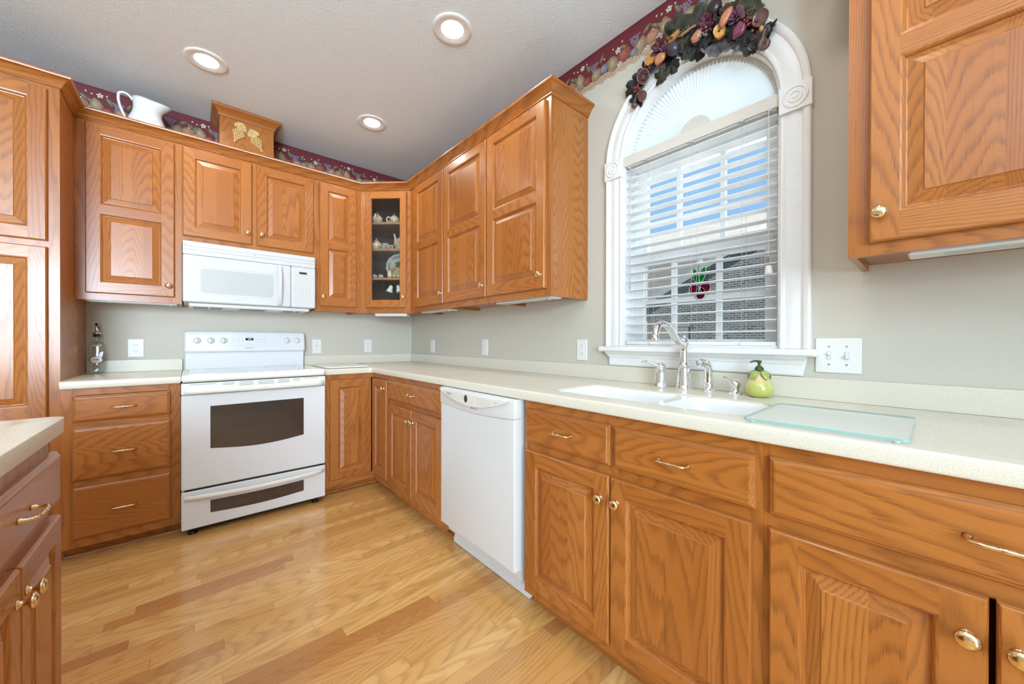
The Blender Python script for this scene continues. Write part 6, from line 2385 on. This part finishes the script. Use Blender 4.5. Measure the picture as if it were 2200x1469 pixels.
teapot('ceramic_teapot', 'teapot', 'small ivory fruit teapot at the left end of the top shelf behind the glass', 0.105, 0.085, SH[3] + 0.0003, 0.88, 0.9)
teapot('ceramic_cup', 'cup', 'ivory fruit cup with a big round handle at the right of the top glass-cabinet shelf', 0.245, 0.10, SH[3] + 0.0003, 0.85, dang, spout=False)
teapot('ceramic_sugar_bowl', 'sugar bowl', 'fruit-covered sugar bowl at the left end of the second shelf behind the glass', 0.098, 0.08, SH[2] + 0.0003, 0.90, 0.3, spout=False, handle=False, fruit=11)
teapot('ceramic_creamer', 'creamer', 'little dark and white creamer in the middle of the second shelf behind the glass', 0.203, 0.075, SH[2] + 0.0003, 0.50, 2.4, base=(0.30, 0.27, 0.25))
teapot('ceramic_pitcher', 'pitcher', 'large fruit pitcher at the right end of the second shelf behind the glass', 0.300, 0.11, SH[2] + 0.0003, 1.25, 0.6 + PI, fruit=12)
e = empty('small_plate', cpos(0.148, 0.13, SH[2] + 0.0003), 'small grey plate standing on edge on the second shelf behind the glass', 'plate', CGRP, dang)
m = MB()
m.lathe([(0.0, 0), (0.030, 0.001), (0.036, 0.004), (0.036, 0.0065), (0.028, 0.004), (0.0, 0.003)], n=26, tints=(0.42, 0.42, 0.42), M=Matrix.Translation((0, 0, 0.0357)) @ Matrix.Rotation(1.25, 4, 'X'))
m.build('plate', GLAZE, e)
e = empty('fruit_platter', cpos(0.268, 0.135, SH[1] + 0.0003), 'scalloped fruit platter standing upright on the third shelf behind the glass', 'platter', CGRP, dang)
m = MB()
TILT = Matrix.Translation((0, 0.012, 0.1135)) @ Matrix.Rotation(1.42, 4, 'X')
rings, tn = [], []
for r, h, c in ((0.001, 0.0, (0.30, 0.24, 0.14)), (0.05, 0.0, (0.45, 0.38, 0.22)), (0.070, 0.003, (0.36, 0.33, 0.28)), (0.085, 0.010, (0.16, 0.13, 0.13)), (0.098, 0.013, (0.40, 0.38, 0.38)), (0.108, 0.016, (0.62, 0.62, 0.62)), (0.107, 0.012, (0.5, 0.5, 0.5)), (0.07, -0.002, (0.4, 0.4, 0.4)), (0.001, -0.004, (0.4, 0.4, 0.4))):
    ring = []
    for i in range(64):
        t = 2 * PI * i / 64
        k = 1 + (0.055 * abs(math.sin(t * 7)) - 0.03 if r > 0.09 else 0)
        ring.append(tuple(TILT @ Vector((r * k * math.cos(t), r * k * math.sin(t), h))))
    rings.append(ring)
    tn.append(c)
m.loft(rings, True, (False, False), True, tn)
b = m.build('plate', GLAZE, e)
m = MB()
for k in range(14):
    u, v = RC.uniform(-0.028, 0.028), RC.uniform(-0.01, 0.045)
    m.sphere(TILT @ Vector((u, v, 0.005)), 0.010, 8, 6, tints=RC.choice([(0.08, 0.06, 0.10), (0.10, 0.08, 0.12), (0.10, 0.14, 0.05)]))
for k in range(5):
    m.sphere(TILT @ Vector((-0.045 + 0.022 * k, -0.03 + 0.01 * (k % 2), 0.006)), (0.015, 0.015, 0.017), 8, 6, tints=RC.choice([(0.55, 0.45, 0.22), (0.50, 0.25, 0.12)]))
m.build('raised_fruit', GLAZE, b)
for s, d, h, c, lb, nm, ct in ((0.222, 0.055, 0.066, (0.68, 0.58, 0.33), 'cream pear-shaped shaker in front of the platter behind the glass', 'pear_shaker', 'shaker'),
                               (0.262, 0.050, 0.036, (0.60, 0.33, 0.15), 'peach-colored fruit shaker left of center in front of the platter behind the glass', 'peach_shaker', 'shaker'),
                               (0.298, 0.050, 0.036, (0.58, 0.36, 0.18), 'peach-colored fruit shaker at the right in front of the platter behind the glass', 'peach_shaker', 'shaker')):
    e = empty(nm, cpos(s, d, SH[1] + 0.0003), lb, ct, CGRP, dang)
    m = MB()
    if h > 0.05:
        m.lathe([(0.010, 0), (0.018, 0.006), (0.021, 0.02), (0.018, 0.036), (0.011, 0.05), (0.006, 0.060), (0.0, 0.063)], n=16, tints=c)
    else:
        m.lathe([(0.007, 0), (0.015, 0.005), (0.0175, 0.016), (0.014, 0.028), (0.006, 0.032), (0.0, 0.033)], n=16, tints=c)
    b = m.build('body', GLAZE, e)
    m = MB()
    m.tube([(0, 0, h - 0.005), (0.002, 0, h), (0.005, 0, h + 0.006)], 0.0018, 6, tints=(0.10, 0.09, 0.04))
    m.build('stem', GLAZE, b)
for k, (s, d, c, nm, lb) in enumerate(((0.095, 0.055, (0.40, 0.36, 0.32), 'salt_cellar', 'tiny grey and white fruit dish at far left of the glass cabinet\'s third shelf'),
                                       (0.140, 0.070, (0.46, 0.42, 0.36), 'salt_cellar', 'tiny pale fruit dish left of the pear shaker behind the glass'))):
    e = empty(nm, cpos(s, d, SH[1] + 0.0003), lb, 'dish', CGRP, dang)
    m = MB()
    m.lathe([(0.012, 0), (0.020, 0.006), (0.023, 0.016), (0.019, 0.024), (0.015, 0.022), (0.0, 0.016)], n=16, tints=c)
    b = m.build('bowl', GLAZE, e)
    m = MB()
    mottled(m, RC, FRUITC + [(0.1, 0.1, 0.1)], 7, 0.015, 0.016, 0.032, 0.007)
    m.build('raised_fruit', GLAZE, b)
# bottom shelf: hanging rack with bell shades, green gourds
e = empty('puck_light', cpos(0.150, 0.11, 1.6318), 'dark metal twin-bell lamp hung under the lowest shelf behind the glass', 'lamp', CGRP, dang)
DKM = plain('dark_bronze', (0.05, 0.035, 0.028), 0.25, metal=0.8)
m = MB()
m.lathe([(0.058, 0), (0.060, -0.006), (0.045, -0.018), (0.0, -0.022)][::1], n=26)
m.build('canopy', DKM, e)
m = MB()
m.tube([(0.0, 0, -0.020), (0.05, -0.01, -0.030), (0.10, -0.02, -0.036), (0.15, -0.02, -0.034)], 0.005, 8)
for k in range(6):
    m.sphere((0.055 + 0.018 * k, -0.015, -0.036 + 0.004 * (k % 2)), 0.006, 8, 6)
m.build('arm', DKM, e)
for x, tl in ((0.075, 0.35), (0.128, -0.30)):
    m = MB()
    m.lathe([(0.010, 0), (0.014, -0.006), (0.020, -0.030), (0.028, -0.052), (0.030, -0.060), (0.027, -0.060), (0.016, -0.02)], n=20, tints=(0.78, 0.77, 0.74), M=Matrix.Translation((x, -0.02, -0.040)) @ Matrix.Rotation(tl, 4, 'Y'), caps=False)
    m.build('bell_shade', GLAZE, e)
for s, d, rr, c, nm, lb in ((0.108, 0.075, (0.036, 0.032, 0.030), (0.28, 0.30, 0.10), 'ceramic_gourd', 'round green ceramic gourd at the left on the cabinet floor behind the glass'),
                            (0.200, 0.090, (0.052, 0.036, 0.028), (0.36, 0.36, 0.16), 'ceramic_gourd', 'long pale green ceramic gourd at the middle of the cabinet floor behind the glass'),
                            (0.292, 0.070, (0.036, 0.030, 0.026), (0.24, 0.28, 0.08), 'ceramic_gourd', 'small green ceramic gourd at the right on the cabinet floor behind the glass')):
    e = empty(nm, cpos(s, d, SH[0] + 0.0003 + 0.06), lb, 'gourd', CGRP, dang)
    e.location.z = SH[0] + 0.0003
    m = MB()
    m.sphere((0, 0, rr[2]), rr, 18, 12, tints=[tuple(v * (0.6 + 0.06 * q) for v in c) for q in range(13)])
    b = m.build('body', GLAZE, e)
    m = MB()
    m.tube([(rr[0] * 0.3, 0, rr[2] * 1.9), (rr[0] * 0.1, 0, rr[2] * 2.3), (-rr[0] * 0.2, 0, rr[2] * 2.5)], [0.006, 0.005, 0.004], 8, tints=(0.20, 0.16, 0.08))
    m.build('stem', GLAZE, b)
    m = MB()
    for q in range(6):
        m.sphere((-0.03 + 0.012 * q, -rr[1] * 0.9, 0.008 + 0.007 * (q % 2)), (0.008, 0.005, 0.006), 8, 5, tints=RC.choice([(0.10, 0.09, 0.04), (0.35, 0.30, 0.14), (0.14, 0.05, 0.06)]))
    m.build('raised_vine', GLAZE, b)
